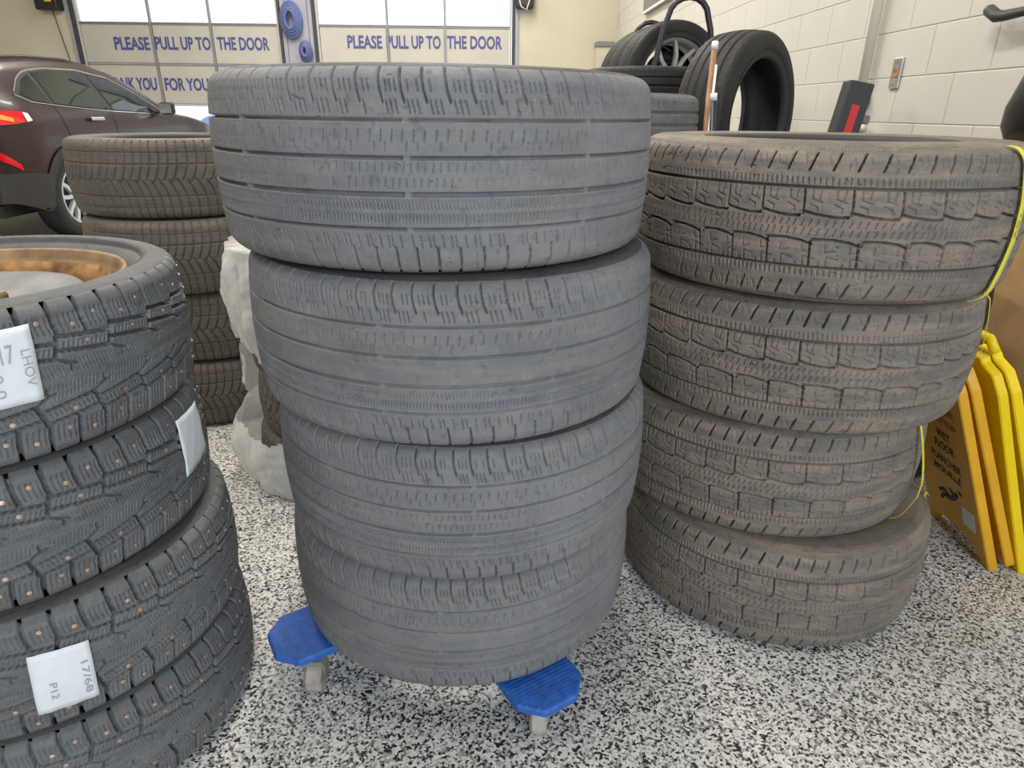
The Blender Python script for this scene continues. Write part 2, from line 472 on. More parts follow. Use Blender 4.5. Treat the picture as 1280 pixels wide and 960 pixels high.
obj('plate', bx(-0.012, 0.0, -0.038, 0.038, -0.068, 0.068, 0.004), 'plate_steel', t)
obj('socket', bx(-0.016, -0.010, -0.02, 0.02, -0.018, 0.02, 0.003), 'rust', t)
for z in (-0.05, 0.05):
    bm = bmesh.new(); lathe(bm, [(0, 0.003), (0.005, 0.002), (0.006, 0)], 10)
    o = obj('screw', bm, 'grey_metal', t); o.location = (-0.012, 0, z); o.rotation_euler = (0, -pi / 2, 0)
t = thing('wall_bracket', 'dark tube bracket sticking out of the wall at the upper right', 'bracket', on_wall(2.84, 1.485, 0.06), 0)
bm = bmesh.new(); tube(bm, [(0.0, 0.0, 0.0), (0.0, -0.05, -0.025), (0.0, -0.10, -0.03), (0.02, -0.30, -0.02), (0.02, -0.5, -0.01)], [0.022, 0.022, 0.017, 0.013, 0.013], 12)
obj('arm', bm, 'charcoal', t, True)
bm = bmesh.new(); lathe(bm, [(0, 0.018), (0.015, 0.018), (0.019, 0.008), (0.019, -0.006)], 14)
o = obj('end_cap', bm, 'grey_metal', t, True); o.location = (0, 0.0, 0.0); o.rotation_euler = (radians(-70), 0, 0)
obj('wall_plate', bx(0.03, 0.06, -0.56, -0.44, -0.06, 0.04, 0.006), 'charcoal', t)
t = thing('padded_cover', 'black rounded padded cover hanging on the wall at the right edge', 'cover', on_wall(2.28, 1.14, 0.02), wrz)
bm = bmesh.new()
ring = []
for k, (s, zz, dx, wy) in enumerate([(0, -0.11, 0.03, 0.02), (0.1, -0.10, 0.07, 0.08), (0.3, -0.06, 0.09, 0.14), (0.5, 0.0, 0.10, 0.17), (0.8, 0.12, 0.09, 0.17), (1, 0.24, 0.06, 0.14)]):
    ring.append([bm.verts.new((-0.11 + dx * cos(a) * 0.9, 0.17 * (1 - s) * 0.9 - 0.04 + wy * sin(a), zz)) for a in np.linspace(0, 2 * pi, 21)[:-1]])
for i in range(len(ring) - 1):
    for k in range(20): bm.faces.new((ring[i][k], ring[i][(k + 1) % 20], ring[i + 1][(k + 1) % 20], ring[i + 1][k]))
bm.faces.new(ring[0][::-1]); bm.faces.new(ring[-1])
obj('pad', bm, 'black_plastic', t, True)
bm = bmesh.new(); tube(bm, [(-0.1, -0.03, 0.23), (-0.04, -0.02, 0.3), (0.0, -0.02, 0.31)], 0.008, 8); obj('strap', bm, 'charcoal', t, True)
t = thing('wall_board', 'grey metal board mounted high on the wall above the tire rack', 'board', on_wall(8.4, 2.24, 0.0), wrz)
obj('board', bx(-0.05, 0.0, -1.2, 0.9, 0, 0.9, 0.01), 'grey_metal', t)
obj('board_edge', bx(-0.058, -0.05, -1.2, 0.9, -0.0, 0.03, 0.002), 'white_plastic', t)
t = thing('corner_locker', 'narrow tan locker in the far corner of the wall', 'locker', (1.36, BY - 0.16, 0))
obj('body', bx(-0.13, 0.13, -0.14, 0.15, 0, 2.03, 0.01), 'wall_cream', t)
obj('door', bx(-0.12, 0.12, -0.16, -0.14, 0.05, 1.9, 0.006), 'door_panel', t)
obj('cap', bx(-0.14, 0.14, -0.165, 0.15, 2.03, 2.10, 0.008), 'grey_metal', t)

# ------------------------------------------------------------------ tire geometry
KIND = {'C': dict(R=.366, W=.265, a=.100, c=.006, rs=.028, rim=.262),
        'R': dict(R=.3745, W=.268, a=.098, c=.008, rs=.030, rim=.222),
        'L': dict(R=.321, W=.2205, a=.084, c=.006, rs=.021, rim=.236),
        'B': dict(R=.3555, W=.254, a=.095, c=.008, rs=.028, rim=.235),
        'D': dict(R=.300, W=.186, a=.064, c=.006, rs=.026, rim=.195),
        'S': dict(R=.330, W=.234, a=.086, c=.007, rs=.026, rim=.225),
        'K': dict(R=.330, W=.220, a=.080, c=.007, rs=.026, rim=.225)}
def half_profile(k, n=300, end=22):
    q = KIND[k]; R, a, c, rs = q['R'], q['a'], q['c'], q['rs']
    t = np.linspace(0, 1, n)
    p1 = np.stack([R - c * t * t, a * t], 1)
    th = np.radians(90 - (90 - end) * t[1:])
    p2 = np.stack([R - c - rs + rs * np.sin(th), a + rs * np.cos(th)], 1)
    P = np.vstack([p1, p2]); s = np.r_[0, np.cumsum(np.hypot(*np.diff(P, axis=0).T))]
    return P, s
HP = {k: half_profile(k) for k in KIND}
def surf(k, ang, s_mm, off=0.0):
    """point on a tire's tread at angle (rad) and arc position s (mm), lifted by off"""
    P, s = HP[k]; s_ = np.abs(s_mm) / 1000.0
    r = np.interp(s_, s, P[:, 0]); z = np.interp(s_, s, P[:, 1])
    e = 1e-4
    dr = np.interp(s_ + e, s, P[:, 0]) - np.interp(np.maximum(s_ - e, 0), s, P[:, 0])
    dz = np.interp(s_ + e, s, P[:, 1]) - np.interp(np.maximum(s_ - e, 0), s, P[:, 1])
    L = np.hypot(dr, dz) + 1e-12
    nr, nz = dz / L, -dr / L
    sg = np.where(np.asarray(s_mm) >= 0, 1.0, -1.0)
    r = r + nr * off; z = (z + nz * off) * sg
    return np.stack([r * np.cos(ang), r * np.sin(ang), z], -1)

class Tread:
    """unrolled grid of groove depths, finer on the side the camera can see"""
    def __init__(self, k, du, ds, fine=105, coarse=4.0):
        self.k = k; R = KIND[k]['R']
        f = radians(fine)
        nf = int(2 * f * R * 1000 / du); nc = int((2 * pi - 2 * f) * R * 1000 / coarse)
        self.ang = np.r_[np.linspace(-f, f, nf, endpoint=False), np.linspace(f, 2 * pi - f, nc, endpoint=False)]
        self.smax = HP[k][1][-1] * 1000
        ns = int(2 * self.smax / ds)
        self.s = np.linspace(-self.smax, self.smax, ns)
        self.u = self.ang * R * 1000       # mm along the circumference
        self.circ = 2 * pi * R * 1000
        self.D = np.zeros((len(self.u), ns), np.float32)
        self.du = du
        self.rng = np.random.default_rng(3)
        # smooth wear field 0..1
        self.wear = np.ones_like(self.D)
    def noise(self, nu, ns_, seed):
        g = np.random.default_rng(seed).random((nu, ns_))
        a = (self.u - self.u[0]) / self.circ * nu; b = (self.s + self.smax) / (2 * self.smax) * (ns_ - 1.001)
        i0 = np.floor(a).astype(int) % nu; i1 = (i0 + 1) % nu; fa = (a - np.floor(a))[:, None]; fa = fa * fa * (3 - 2 * fa)
        j0 = np.floor(b).astype(int); j1 = np.minimum(j0 + 1, ns_ - 1); fb = (b - j0)[None]; fb = fb * fb * (3 - 2 * fb)
        return (g[i0][:, j0] * (1 - fa) + g[i1][:, j0] * fa) * (1 - fb) + (g[i0][:, j1] * (1 - fa) + g[i1][:, j1] * fa) * fb
    def seg(self, p0, p1, w, d, soft=0.7):
        (u0, s0), (u1, s1) = p0, p1
        pad = w / 2 + soft
        lo, hi = min(u0, u1) - pad, max(u0, u1) + pad
        half = self.u[0]
        for sh in (0, -self.circ, self.circ):
            i0 = np.searchsorted(self.u, lo + sh); i1 = np.searchsorted(self.u, hi + sh)
            if i1 <= i0: continue
            j0 = np.searchsorted(self.s, min(s0, s1) - pad); j1 = np.searchsorted(self.s, max(s0, s1) + pad)
            if j1 <= j0: continue
            U = self.u[i0:i1, None] - sh; Sg = self.s[None, j0:j1]
            du, ds = u1 - u0, s1 - s0; L = du * du + ds * ds + 1e-9
            t = np.clip(((U - u0) * du + (Sg - s0) * ds) / L, 0, 1)
            dist = np.hypot(U - u0 - t * du, Sg - s0 - t * ds)
            v = d * np.clip((pad - dist) / (2 * soft) , 0, 1)
            self.D[i0:i1, j0:j1] = np.maximum(self.D[i0:i1, j0:j1], v)
    def poly(self, pts, w, d, soft=0.7):
        for a, b in zip(pts[:-1], pts[1:]): self.seg(a, b, w, d, soft)
    def ring(self, s0, w, d, soft=1.0, depth_field=None):
        v = d * np.clip((w / 2 + soft - np.abs(self.s[None] - s0)) / (2 * soft), 0, 1)
        v = np.broadcast_to(v, self.D.shape)
        if depth_field is not None: v = v * depth_field
        self.D = np.maximum(self.D, v)
    def band(self, s0, s1, fac):
        m = (self.s > s0) & (self.s < s1)
        self.D[:, m] *= fac[:, m] if hasattr(fac, 'shape') else fac
    def mesh(self, name, rough=0.0, seed=1):
        D = self.D.copy()
        if rough: D += rough * (self.noise(400, 40, seed) + self.noise(120, 12, seed + 1) - 1)
        P = surf(self.k, self.ang[:, None], np.broadcast_to(self.s[None], D.shape), 0.0)
        Q = surf(self.k, self.ang[:, None], np.broadcast_to(self.s[None], D.shape), 0.001)
        N = (Q - P) / 0.001
        V = P - N * (D[..., None] / 1000.0)
        nu, ns = D.shape
        idx = np.arange(nu * ns).reshape(nu, ns); nx = np.roll(idx, -1, 0)
        F = np.stack([idx[:, :-1], nx[:, :-1], nx[:, 1:], idx[:, 1:]], -1).reshape(-1, 4)
        me = bpy.data.meshes.new(name)
        me.vertices.add(nu * ns); me.vertices.foreach_set('co', V.reshape(-1).astype(np.float32))
        me.loops.add(F.size); me.loops.foreach_set('vertex_index', F.ravel().astype(np.int32))
        me.polygons.add(len(F)); me.polygons.foreach_set('loop_start', np.arange(0, F.size, 4, dtype=np.int32))
        me.polygons.foreach_set('loop_total', np.full(len(F), 4, np.int32))
        me.update(calc_edges=True)
        me.polygons.foreach_set('use_smooth', np.ones(len(F), bool))
        return me

def pitches(T, p, seed=1, jit=0.12):
    """pitch starts round the tire with the uneven pitch lengths real treads have"""
    n = round(T.circ / p); r = np.random.default_rng(seed)
    L = 1 + jit * np.sin(np.arange(n) * 2 * pi / n * 7) + jit * 0.5 * (r.random(n) - 0.5)
    L *= T.circ / L.sum()
    st = T.u[0] + np.r_[0, np.cumsum(L)[:-1]]
    return list(zip(st, L / p))

def tread_grey(variant):
    T = Tread('C', 1.15, 1.2)
    rg = np.random.default_rng(11 + variant)
    for u, k in pitches(T, 31, 4 + variant):
        q = lambda pts: [(u + a * k, b) for a, b in pts]
        T.poly(q([(1, 131), (1, 112), (3, 98), (7, 86)]), 2.3, 9, .5)
        for a in (10.5, 17, 24):
            if rg.random() < .85: T.poly(q([(a, 111), (a + 2, 98)]), 1.25, 6.0, .45)
            if rg.random() < .85: T.poly(q([(a + 1, 88), (a + 4.5, 73)]), 1.25, 6.0, .45)
        for a in (2, 18):
            T.poly(q([(a + 1, 54), (a - .6, 41)]), 1.2, 5.5, .45)
            if rg.random() < .7: T.poly(q([(a + 6, 40), (a + 5, 31)]), 1.1, 5.0, .45)
        for a in (1, 12, 22):
            if rg.random() < .8: T.poly(q([(a + 1, 15), (a, 5)]), 1.1, 5.0, .45)
            if rg.random() < .8: T.poly(q([(a + 5, -3), (a + 4, -13)]), 1.1, 5.0, .45)
        for a in (0, 5.2, 10.4, 15.6, 20.8, 26):
            T.poly(q([(a, -29), (a + 3.2, -34), (a + 1.6, -37), (a + 4, -41)]), 1.0, 4.5, .45)
            T.poly(q([(a + 1, -47), (a + 3.2, -50), (a + 1.2, -53), (a + 2.6, -58)]), 1.0, 4.5, .45)
        for a in (3, 9, 22):
            if rg.random() < .85: T.poly(q([(a, -75), (a + 2.4, -90)]), 1.2, 5.5, .45)
        T.poly(q([(15, -91), (17, -110), (17, -124)]), 2.3, 9, .5)
        T.poly(q([(17, -128), (17, -133)]), 4, 3)
    w = T.noise(26, 9, 5 + variant)
    cen = np.exp(-((T.s - (0 if variant else -5)) / 42) ** 2)[None]
    if variant == 1: fac = np.clip(1.25 - 1.25 * cen - 0.5 * (w - .3), 0.02, 1)
    else: fac = np.clip(1.25 - 0.25 * cen - 0.85 * np.clip(w - .35, 0, 1), 0.15, 1)
    T.D *= fac
    gf = 0.75 + 0.35 * (T.noise(60, 5, 9) - .5)
    for s0, wd in ((66, 3.4), (22, 3.4), (-22, 5.0), (-66, 3.4)):
        T.ring(s0, wd, 11 if variant == 0 else 8, .6, gf)
    # wear bars lying across the grooves
    for k in range(9):
        ub = T.u[0] + T.circ * (k + .35) / 9
        i0 = np.searchsorted(T.u, ub); i1 = np.searchsorted(T.u, ub + 9)
        for s0 in (66, 22, -22, -66):
            m = np.abs(T.s - s0) < 5
            T.D[i0:i1, m] = np.minimum(T.D[i0:i1, m], 1.2)
    for _ in range(260):                      # nicks and cuts
        u = T.u[0] + rg.random() * T.circ; s = (rg.random() * 2 - 1) * 120
        T.seg((u, s), (u + rg.normal() * 5, s + rg.normal() * 3), .8 + rg.random(), 1.5 + 2 * rg.random(), .5)
    return T.mesh('tread', .35, 20 + variant)

def tread_brown():
    T = Tread('R', 1.25, 1.25)
    rg = np.random.default_rng(5)
    w = T.noise(40, 9, 12)
    for i, (u, k) in enumerate(pitches(T, 34.5, 6)):
        q = lambda pts: [(u + a * k, b) for a, b in pts]
        T.poly(q([(9, 118), (5, 104), (1, 91)]), 3.0, 10, .5)
        T.poly(q([(20, -93), (16, -106), (12, -120)]), 3.0, 10, .5)
        for a in (2, 10.5, 19, 27.5):
            T.poly(q([(a, 79), (a + 1, 69)]), 1.3, 5, .45)
            T.poly(q([(a + 3, -69), (a + 4, -80)]), 1.4, 5, .45)
        for a in np.arange(0, 34, 4.3):
            T.poly(q([(a, 131), (a + .6, 122)]), 1.3, 3, .5)
            T.poly(q([(a, -123), (a - .6, -131)]), 1.3, 3, .5)
        for a in (3, 14, 25):
            T.poly(q([(a + 3, 13), (a, 3)]), 1.15, 5, .45)
            T.poly(q([(a + 5, -1), (a + 2, -12)]), 1.15, 5, .45)
            if rg.random() < .6: T.poly(q([(a + 2, 112), (a + 5, 100)]), 1.3, 2.5, .5)
            if rg.random() < .6: T.poly(q([(a, -98), (a + 3, -112)]), 1.3, 2.5, .5)
        ph = i % 2
        if ph == 0:
            T.poly(q([(0, 62), (2, 42), (3, 22)]), 2.4, 10, .5)
            T.poly(q([(20, -22), (22, -42), (24, -63)]), 2.4, 10, .5)
            T.poly(q([(3, 26), (22, 21.5), (50, 18), (68, 19)]), 3.6, 12, .5)
            T.poly(q([(68, 19), (71, 26)]), 3.0, 5.0)
            T.poly(q([(22, -27), (6, -21.5), (-18, -18), (-46, -19)]), 3.6, 12, .5)
            T.poly(q([(-46, -19), (-47, -26)]), 3.0, 5.0)
        # fine cuts in the blocks
        T.poly(q([(12, 60), (13, 46), (28, 41)]), 1.1, 4.5, .45)
        T.poly(q([(24, 58), (23, 46)]), 1.1, 4.5, .45)
        T.poly(q([(10, 38), (22, 33), (23, 26)]), 1.1, 4.5, .45)
        T.poly(q([(9, -27), (10, -40), (24, -36)]), 1.1, 4.5, .45)
        T.poly(q([(14, -60), (13, -47), (30, -51)]), 1.1, 4.5, .45)
        T.seg((u + 12 * k, 61), (u + 12 * k, 58), 2.4, 3); T.seg((u + 24 * k, 61), (u + 24 * k, 58), 2.4, 3)
        T.seg((u + 3 * k, -61), (u + 3 * k, -58), 2.4, 3); T.seg((u + 14 * k, -61), (u + 14 * k, -58), 2.4, 3)
    T.D *= np.clip(1.2 - .7 * np.clip(w - .4, 0, 1), .3, 1)
    T.ring(64.5, 3.8, 12, .6); T.ring(-65.5, 3.8, 12, .6)
    T.ring(122, 1.2, .8, .8)
    for _ in range(500):
        u = T.u[0] + rg.random() * T.circ; s = (rg.random() * 2 - 1) * 125
        T.seg((u, s), (u + rg.normal() * 5, s + rg.normal() * 4), .8 + rg.random(), 1.5 + 2 * rg.random(), .5)
    return T.mesh('tread', .6, 31)

STUDS = []
def tread_studded():
    T = Tread('L', 1.2, 1.2)
    P = 76.0
    n = round(T.circ / P); k = T.circ / n / P
    for i in range(n):
        for sg, sh in ((1, 0.0), (-1, 38.0)):
            u = T.u[0] + i * P * k + sh
            q = lambda pts: [(u + a * k, sg * b) for a, b in pts]
            # border between shoulder blocks and the long inner blocks, stepped
            T.poly(q([(2, 58), (76, 49)]), 5.2, 13, .45)
            T.poly(q([(76, 47), (79, 59)]), 5.2, 13, .45)
            # inner edge of the long block, with its slanted ends
            T.poly(q([(0, 39), (70, 29)]), 5.0, 13, .45)
            T.poly(q([(70, 29), (78, 55)]), 5.4, 13, .45)
            # arm running on into the middle, with a hook and a pit
            T.poly(q([(70, 29), (84, 21), (96, 17)]), 3.0, 8, .45)
            T.poly(q([(88, 20), (87, 12)]), 2.6, 6.0, .45)
            T.seg((u + 87 * k, sg * 11), (u + 87 * k, sg * 11), 4.5, 6, .45)
            # shoulder slots
            for a in (6, 44):
                T.poly(q([(a, 57), (a - 3, 74), (a - 4, 92), (a - 4, 108)]), 5.8, 12, .45)
                for b in (9, 16, 23, 30):
                    T.poly(q([(a + b, 62), (a + b - 2, 72), (a + b - 2.4, 86)]), 1.2, 4, .45)
                for b in np.arange(4, 36, 3.6):
                    T.poly(q([(a + b, 96), (a + b - .5, 104)]), .8, 1.2, .5)
            for b in np.arange(8, 70, 6.2):
                T.poly(q([(b + 3, 51 - b * .12), (b, 43 - b * .12)]), 1.1, 3.5, .45)
            for b in np.arange(2, 76, 5.2):
                T.poly(q([(b, 26 - b * .08), (b + 2, 20 - b * .08)]), .9, 3, .45)
                T.poly(q([(b + 2, 13), (b + 4, 6)]), .9, 3, .45)
            for a, b in ((27, 70), (60, 80), (40, 44)):
                if (i * 7 + int(a) + (sg > 0) * 3) % 5 == 0: continue
                STUDS.append(((u + a * k) / (KIND['L']['R'] * 1000), sg * b))
                T.seg((u + a * k, sg * b), (u + a * k, sg * b), 8.5, .9, .6)
    T.D *= np.clip(1.1 - .5 * np.clip(T.noise(30, 8, 3) - .4, 0, 1), .5, 1)
    return T.mesh('tread', .3, 41)

def tread_winter(k='B', du=2.2, p=27.5, seed=2, wide=4.0, deep=6.5, chunky=False):
    T = Tread(k, du, du, 110, 6.0)
    sm_ = T.smax; f = sm_ / 128.0
    for i, (u, kk) in enumerate(pitches(T, p, seed, .08)):
        for sg, sh in ((1, 0), (-1, p * .5)):
            q = lambda pts: [(u + sh + a * kk, sg * b * f) for a, b in pts]
            T.poly(q([(0, 4), (9, 22), (16, 44), (20, 66), (21, 100), (21, 126)]), wide, deep)
            if i % 2 == 0: T.poly(q([(0, 4), (-7, -6)]), wide * .8, deep)
            T.poly(q([(9, 100), (9, 120)]), 1.4, 2.5, .9)
            T.poly(q([(5, 60), (7, 78)]), 1.4, 2.2, .9)
            if chunky: T.poly(q([(2, 44), (16, 40)]), wide, deep)
    for s0 in (50, -50): T.ring(s0 * f, wide * .8, deep * .9)
    for s0 in (86, -86): T.ring(s0 * f, wide * .55, deep * .6)
    if not chunky: T.ring(0, 2.2, 4)
    return T.mesh('tread', .4, 50)

def tread_plain(kk='K'):
    T = Tread(kk, 4.0, 2.6, 110, 8.0)
    for u, k in pitches(T, 30, 8, .05):
        for sg in (1, -1):
            T.poly([(u, sg * 66), (u + 5, sg * 100)], 3.0, 4, 1.6)
            T.poly([(u + 8, sg * 46), (u + 14, sg * 28)], 2.0, 3, 1.6)
    for s0 in (58, 20, -20, -58): T.ring(s0, 8, 6, 1.6)
    return T.mesh('tread', .2, 60)

def side_mesh(k, sign):
    q = KIND[k]; P, s = HP[k]; r1, z1 = P[-1]
    W2 = q['W'] / 2 - .0006; rim = q['rim']
    rm = r1 - (r1 - rim) * .42
    pr = [(r1, z1), (r1 - .004, z1 + (W2 - z1) * .35), (r1 - .008, z1 + (W2 - z1) * .55), (r1 - .013, z1 + (W2 - z1) * .72)]
    pr += [(r1 - .015, z1 + (W2 - z1) * .80), (r1 - .017, z1 + (W2 - z1) * .76)]     # rim of the moulding
    for t in np.linspace(.15, 1, 7):
        r = r1 - .016 - (r1 - .016 - rm) * t
        pr.append((r, z1 + (W2 - z1) * (.8 + .2 * sin(t * pi / 2))))
    rb = rim + .018
    fl = 0 if k == 'L' else 1
    if fl: pr += [(rm - (rm - rb) * .45, W2 - .0015), (rb + .012, W2 - .003), (rb + .008, W2 - .006), (rb + .005, W2 - .003), (rb, W2 - .004)]
    else: pr += [(rm - (rm - rb) * .45, W2 - .0035), (rb + .012, W2 - .010), (rb + .008, W2 - .012), (rb + .005, W2 - .011), (rb, W2 - .016), (rim + .006, W2 - .022), (rim, W2 - .032), (rim, W2 - .046)]
    bm = bmesh.new(); lathe(bm, [(r, z * sign) for r, z in pr], 128)
    bmesh.ops.recalc_face_normals(bm, faces=bm.faces[:])
    me = bpy.data.meshes.new('sidewall'); bm.to_mesh(me); bm.free()
    return sm(me)
def liner_mesh(k):
    q = KIND[k]; W2 = q['W'] / 2; rim = q['rim']; R = q['R'] - .016
    b0 = .046 if k == 'L' else .028
    h = ([] if k == 'L' else [(rim + .018, W2 - .004), (rim + .010, W2 - .006), (rim, W2 - .011)]) + [(rim, W2 - b0), (rim + .012, W2 - b0 + .002), (rim + (R - rim) * .4, W2 - .016), (rim + (R - rim) * .7, W2 - .018), (R - .012, W2 - .034), (R, W2 * .5), (R, 0)]
    pr = h + [(r, -z) for r, z in h[::-1][1:]]
    bm = bmesh.new(); lathe(bm, pr, 96)
    me = bpy.data.meshes.new('inner_liner'); bm.to_mesh(me); bm.free()
    return sm(me)

CACHE = {}
def get(key, fn):
    if key not in CACHE: CACHE[key] = fn()
    return CACHE[key]
def inst(name, me, mats, parent):
    o = bpy.data.objects.new(name, me)
    if not me.materials: me.materials.append(M[mats])
    return link(o, parent)
def tire(k, loc, label, treadkey, tmat, smat, group=None, aim=True, jitter=0.0, tilt=None):
    t = thing('tire', label, 'tire', loc, 0, group)
    if aim:
        t.rotation_euler = (0, 0, atan2(-loc[1], -loc[0]) + radians(jitter))
    if tilt is not None: t.rotation_euler = tilt
    inst('tread', get('tread_' + treadkey, TREADS[treadkey]), tmat, t)
    inst('sidewall', get('side_up' + k + smat, lambda: side_mesh(k, 1)), smat, t)
    inst('sidewall', get('side_dn' + k + smat, lambda: side_mesh(k, -1)), smat, t)
    inst('inner_liner', get('liner' + k, lambda: liner_mesh(k)), 'rubber_inside', t)
    return t
TREADS = {'grey0': lambda: tread_grey(0), 'grey1': lambda: tread_grey(1), 'brown': tread_brown, 'stud': tread_studded,
          'winter': lambda: tread_winter(), 'plain': tread_plain, 'plainS': lambda: tread_plain('S'),
          'knobby': lambda: tread_winter('D', 2.6, 33, 5, 5.5, 8.0, True)}

# ------------------------------------------------------------------ centre stack on its blue dolly
zC, wC = .1061, .2651
pC = [(-.1348, 1.2142), (-.1109, 1.2139), (-.0969, 1.2305), (-.1063, 1.2487)]
labC = ['worn grey tire on top of the centre stack, with clear rows of fine cuts',
        'worn smooth grey tire, second from the top of the centre stack',
        'worn grey tire, third from the top of the centre stack, above the lowest one',
        'smooth grey tire at the bottom of the centre stack, lying on the blue dolly']
for i, (p, lb) in enumerate(zip(pC, labC)):
    tire('C', (p[0], p[1], zC + (3.5 - i) * wC), lb, 'grey%d' % (i in (1, 3)), 'rubber_grey', 'rubber_grey_side',
         'grey tires stacked on the blue dolly', jitter=[4, -7, 12, 3][i])

# dolly: crossed bars, four ribbed blue pads, four casters
dl = thing('tire_dolly', 'low blue tire dolly with grey casters under the centre stack', 'dolly', (-.125, 1.235, 0))
for k, a in enumerate((212, 302, 32, 122)):
    A = radians(a)
    bm = bmesh.new()
    rot = Matrix.Rotation(A, 4, 'Z')
    def oct_(x0, x1, w, c): return [(x0, -w + c * .2), (x0 + .02, -w), (x1 - c, -w), (x1, -w + c), (x1, w - c), (x1 - c, w), (x0 + .02, w), (x0, w - c * .2)]
    pts = oct_(.255, .425, .075, .04)
    top = [(x, y) for x, y in pts]
    prism(bm, [(x, y) for x, y in pts], .086, .1045, 'XY')
    bev(bm, .004, 1)
    bm.transform(rot)
    pad = obj('pad', bm, 'dolly_blue', dl)
    bm = bmesh.new()
    for r in range(20):                          # ribs across the pad
        x = .262 + r * .008
        hw = .07 if x < .385 else .07 - (x - .385)
        box(bm, x, x + .004, -hw, hw, .1042, .1056)
    bm.transform(rot)
    o = obj('rib', bm, 'dolly_blue', pad); o['kind'] = 'stuff'
    bm = bx(0.02, .30, -.03, .03, .074, .099, .006); bm.transform(rot); obj('arm', bm, 'dolly_blue', dl)
    wx, wy = {212: (-.272, -.232), 302: (.183, -.325)}.get(a, (.355 * cos(A), .355 * sin(A)))
    bm = bmesh.new()
    box(bm, wx - .022, wx + .022, wy - .022, wy + .022, .074, .086)
    for sx in (-1, 1): box(bm, wx + sx * .0195 - .0015, wx + sx * .0195 + .0015, wy - .010, wy + .018, .026, .076)
    fk = obj('caster_fork', bm, 'caster_metal', dl)
    bm = bmesh.new(); lathe(bm, [(0, -.0165), (.028, -.0165), (.0345, -.012), (.0345, .012), (.028, .0165), (0, .0165)], 28)
    bm.transform(Matrix.Translation((wx, wy, .0348)) @ Matrix.Rotation(pi / 2, 4, 'Y'))
    obj('caster_wheel', bm, 'caster_wheel', fk, False)

# ------------------------------------------------------------------ right stack
wR = .2682
pR = [(.6382, 1.4341), (.64, 1.4634), (.6194, 1.5062), (.6723, 1.4709)]
labR = ['dusty brown tire on top of the right stack, with a wide yellow tape round it',
        'dusty brown tire, second from the top of the right stack',
        'dusty brown tire with loose yellow tape, third from the top of the right stack',
        'dusty brown tire lying on the floor at the bottom of the right stack']
TR = []
for i, (p, lb) in enumerate(zip(pR, labR)):
    TR.append(tire('R', (p[0], p[1], (3.5 - i) * wR), lb, 'brown', 'rubber_brown', 'rubber_brown_side',
         'brown tires in the right stack', jitter=[-3, 14, 6, -16][i]))

def local_ang(t, world_deg): return radians(world_deg) - t.rotation_euler.z
def strip(name, k, t, path, width_mm, mat, off=.0035):
    """a band lying on a tire: path of (world angle deg, s mm, lift)"""
    pts = []
    for (a0, s0, l0), (a1, s1, l1) in zip(path[:-1], path[1:]):
        for f in np.linspace(0, 1, 8)[:-1]: pts.append((a0 + (a1 - a0) * f, s0 + (s1 - s0) * f, l0 + (l1 - l0) * f))
    pts.append(path[-1])
    bm = bmesh.new(); R = KIND[k]['R'] * 1000
    rows = []
    for a, s, lf in pts:
        row = []
        for o2 in (off, off + .0012):
            for e in (-.5, 0, .5):
                p = surf(k, np.array(local_ang(t, a) + e * width_mm / R), np.array(float(s)), o2 + lf)
                row.append(bm.verts.new(p))
        rows.append(row)
    for A, B in zip(rows[:-1], rows[1:]):
        for i, j in ((0, 1), (1, 2)):
            bm.faces.new((A[i], A[j], B[j], B[i])); bm.faces.new((A[i + 3], B[i + 3], B[j + 3], A[j + 3]))
        for i, j in ((0, 3), (5, 2)): bm.faces.new((A[i], B[i], B[j], A[j]))
    bmesh.ops.recalc_face_normals(bm, faces=bm.faces[:])
    return obj(name, bm, mat, t, True)
def patch_text(k, t, parent, s, a0, a1, s0, s1, mat, off, turn=0, name='writing'):
    """lettering laid on a tire within an angle / arc rectangle; turn in quarter turns"""
    me = text_mesh(s, 1.0)
    co = np.empty(len(me.vertices) * 3); me.vertices.foreach_get('co', co); co = co.reshape(-1, 3)
    x = (co[:, 0] - co[:, 0].min()) / max(1e-6, np.ptp(co[:, 0])); y = (co[:, 1] - co[:, 1].min()) / max(1e-6, np.ptp(co[:, 1]))
    if turn == 1: x, y = y, 1 - x       # reads downwards
    if turn == 3: x, y = 1 - y, x
    A = np.radians(a0 + (a1 - a0) * x) - t.rotation_euler.z; Sv = s0 + (s1 - s0) * y
    me.vertices.foreach_set('co', surf(k, A, Sv, off).ravel())
    return mesh_obj(name, me, mat, parent)

tp = strip('yellow_tape', 'R', TR[0], [(-62, 134, .0), (-60, 126, .002), (-58, 100, .002), (-56.5, 40, .003), (-56, -20, .003), (-57, -80, .004), (-58, -120, .004), (-59, -134, .003)], 17, 'tape_yellow')
patch_text('R', TR[0], tp, '16V', -57.3, -55.6, -18, 22, 'tape_ink', .0092, 1)
strip('yellow_tape', 'R', TR[1], [(-39.5, 134, 0), (-38, 110, .002), (-37, 40, .002), (-37, 0, .002)], 9, 'tape_yellow')
tp = strip('yellow_tape', 'R', TR[2], [(-50.5, 130, 0), (-50, 100, .004), (-49, 40, .012), (-47.5, -20, .02), (-46.5, -60, .02), (-47, -100, .012), (-48, -128, .004)], 10, 'tape_yellow')
strip('tape_end', 'R', TR[3], [(-20, 132, .0), (-17, 126, .004), (-14, 108, .006)], 12, 'tape_yellow')

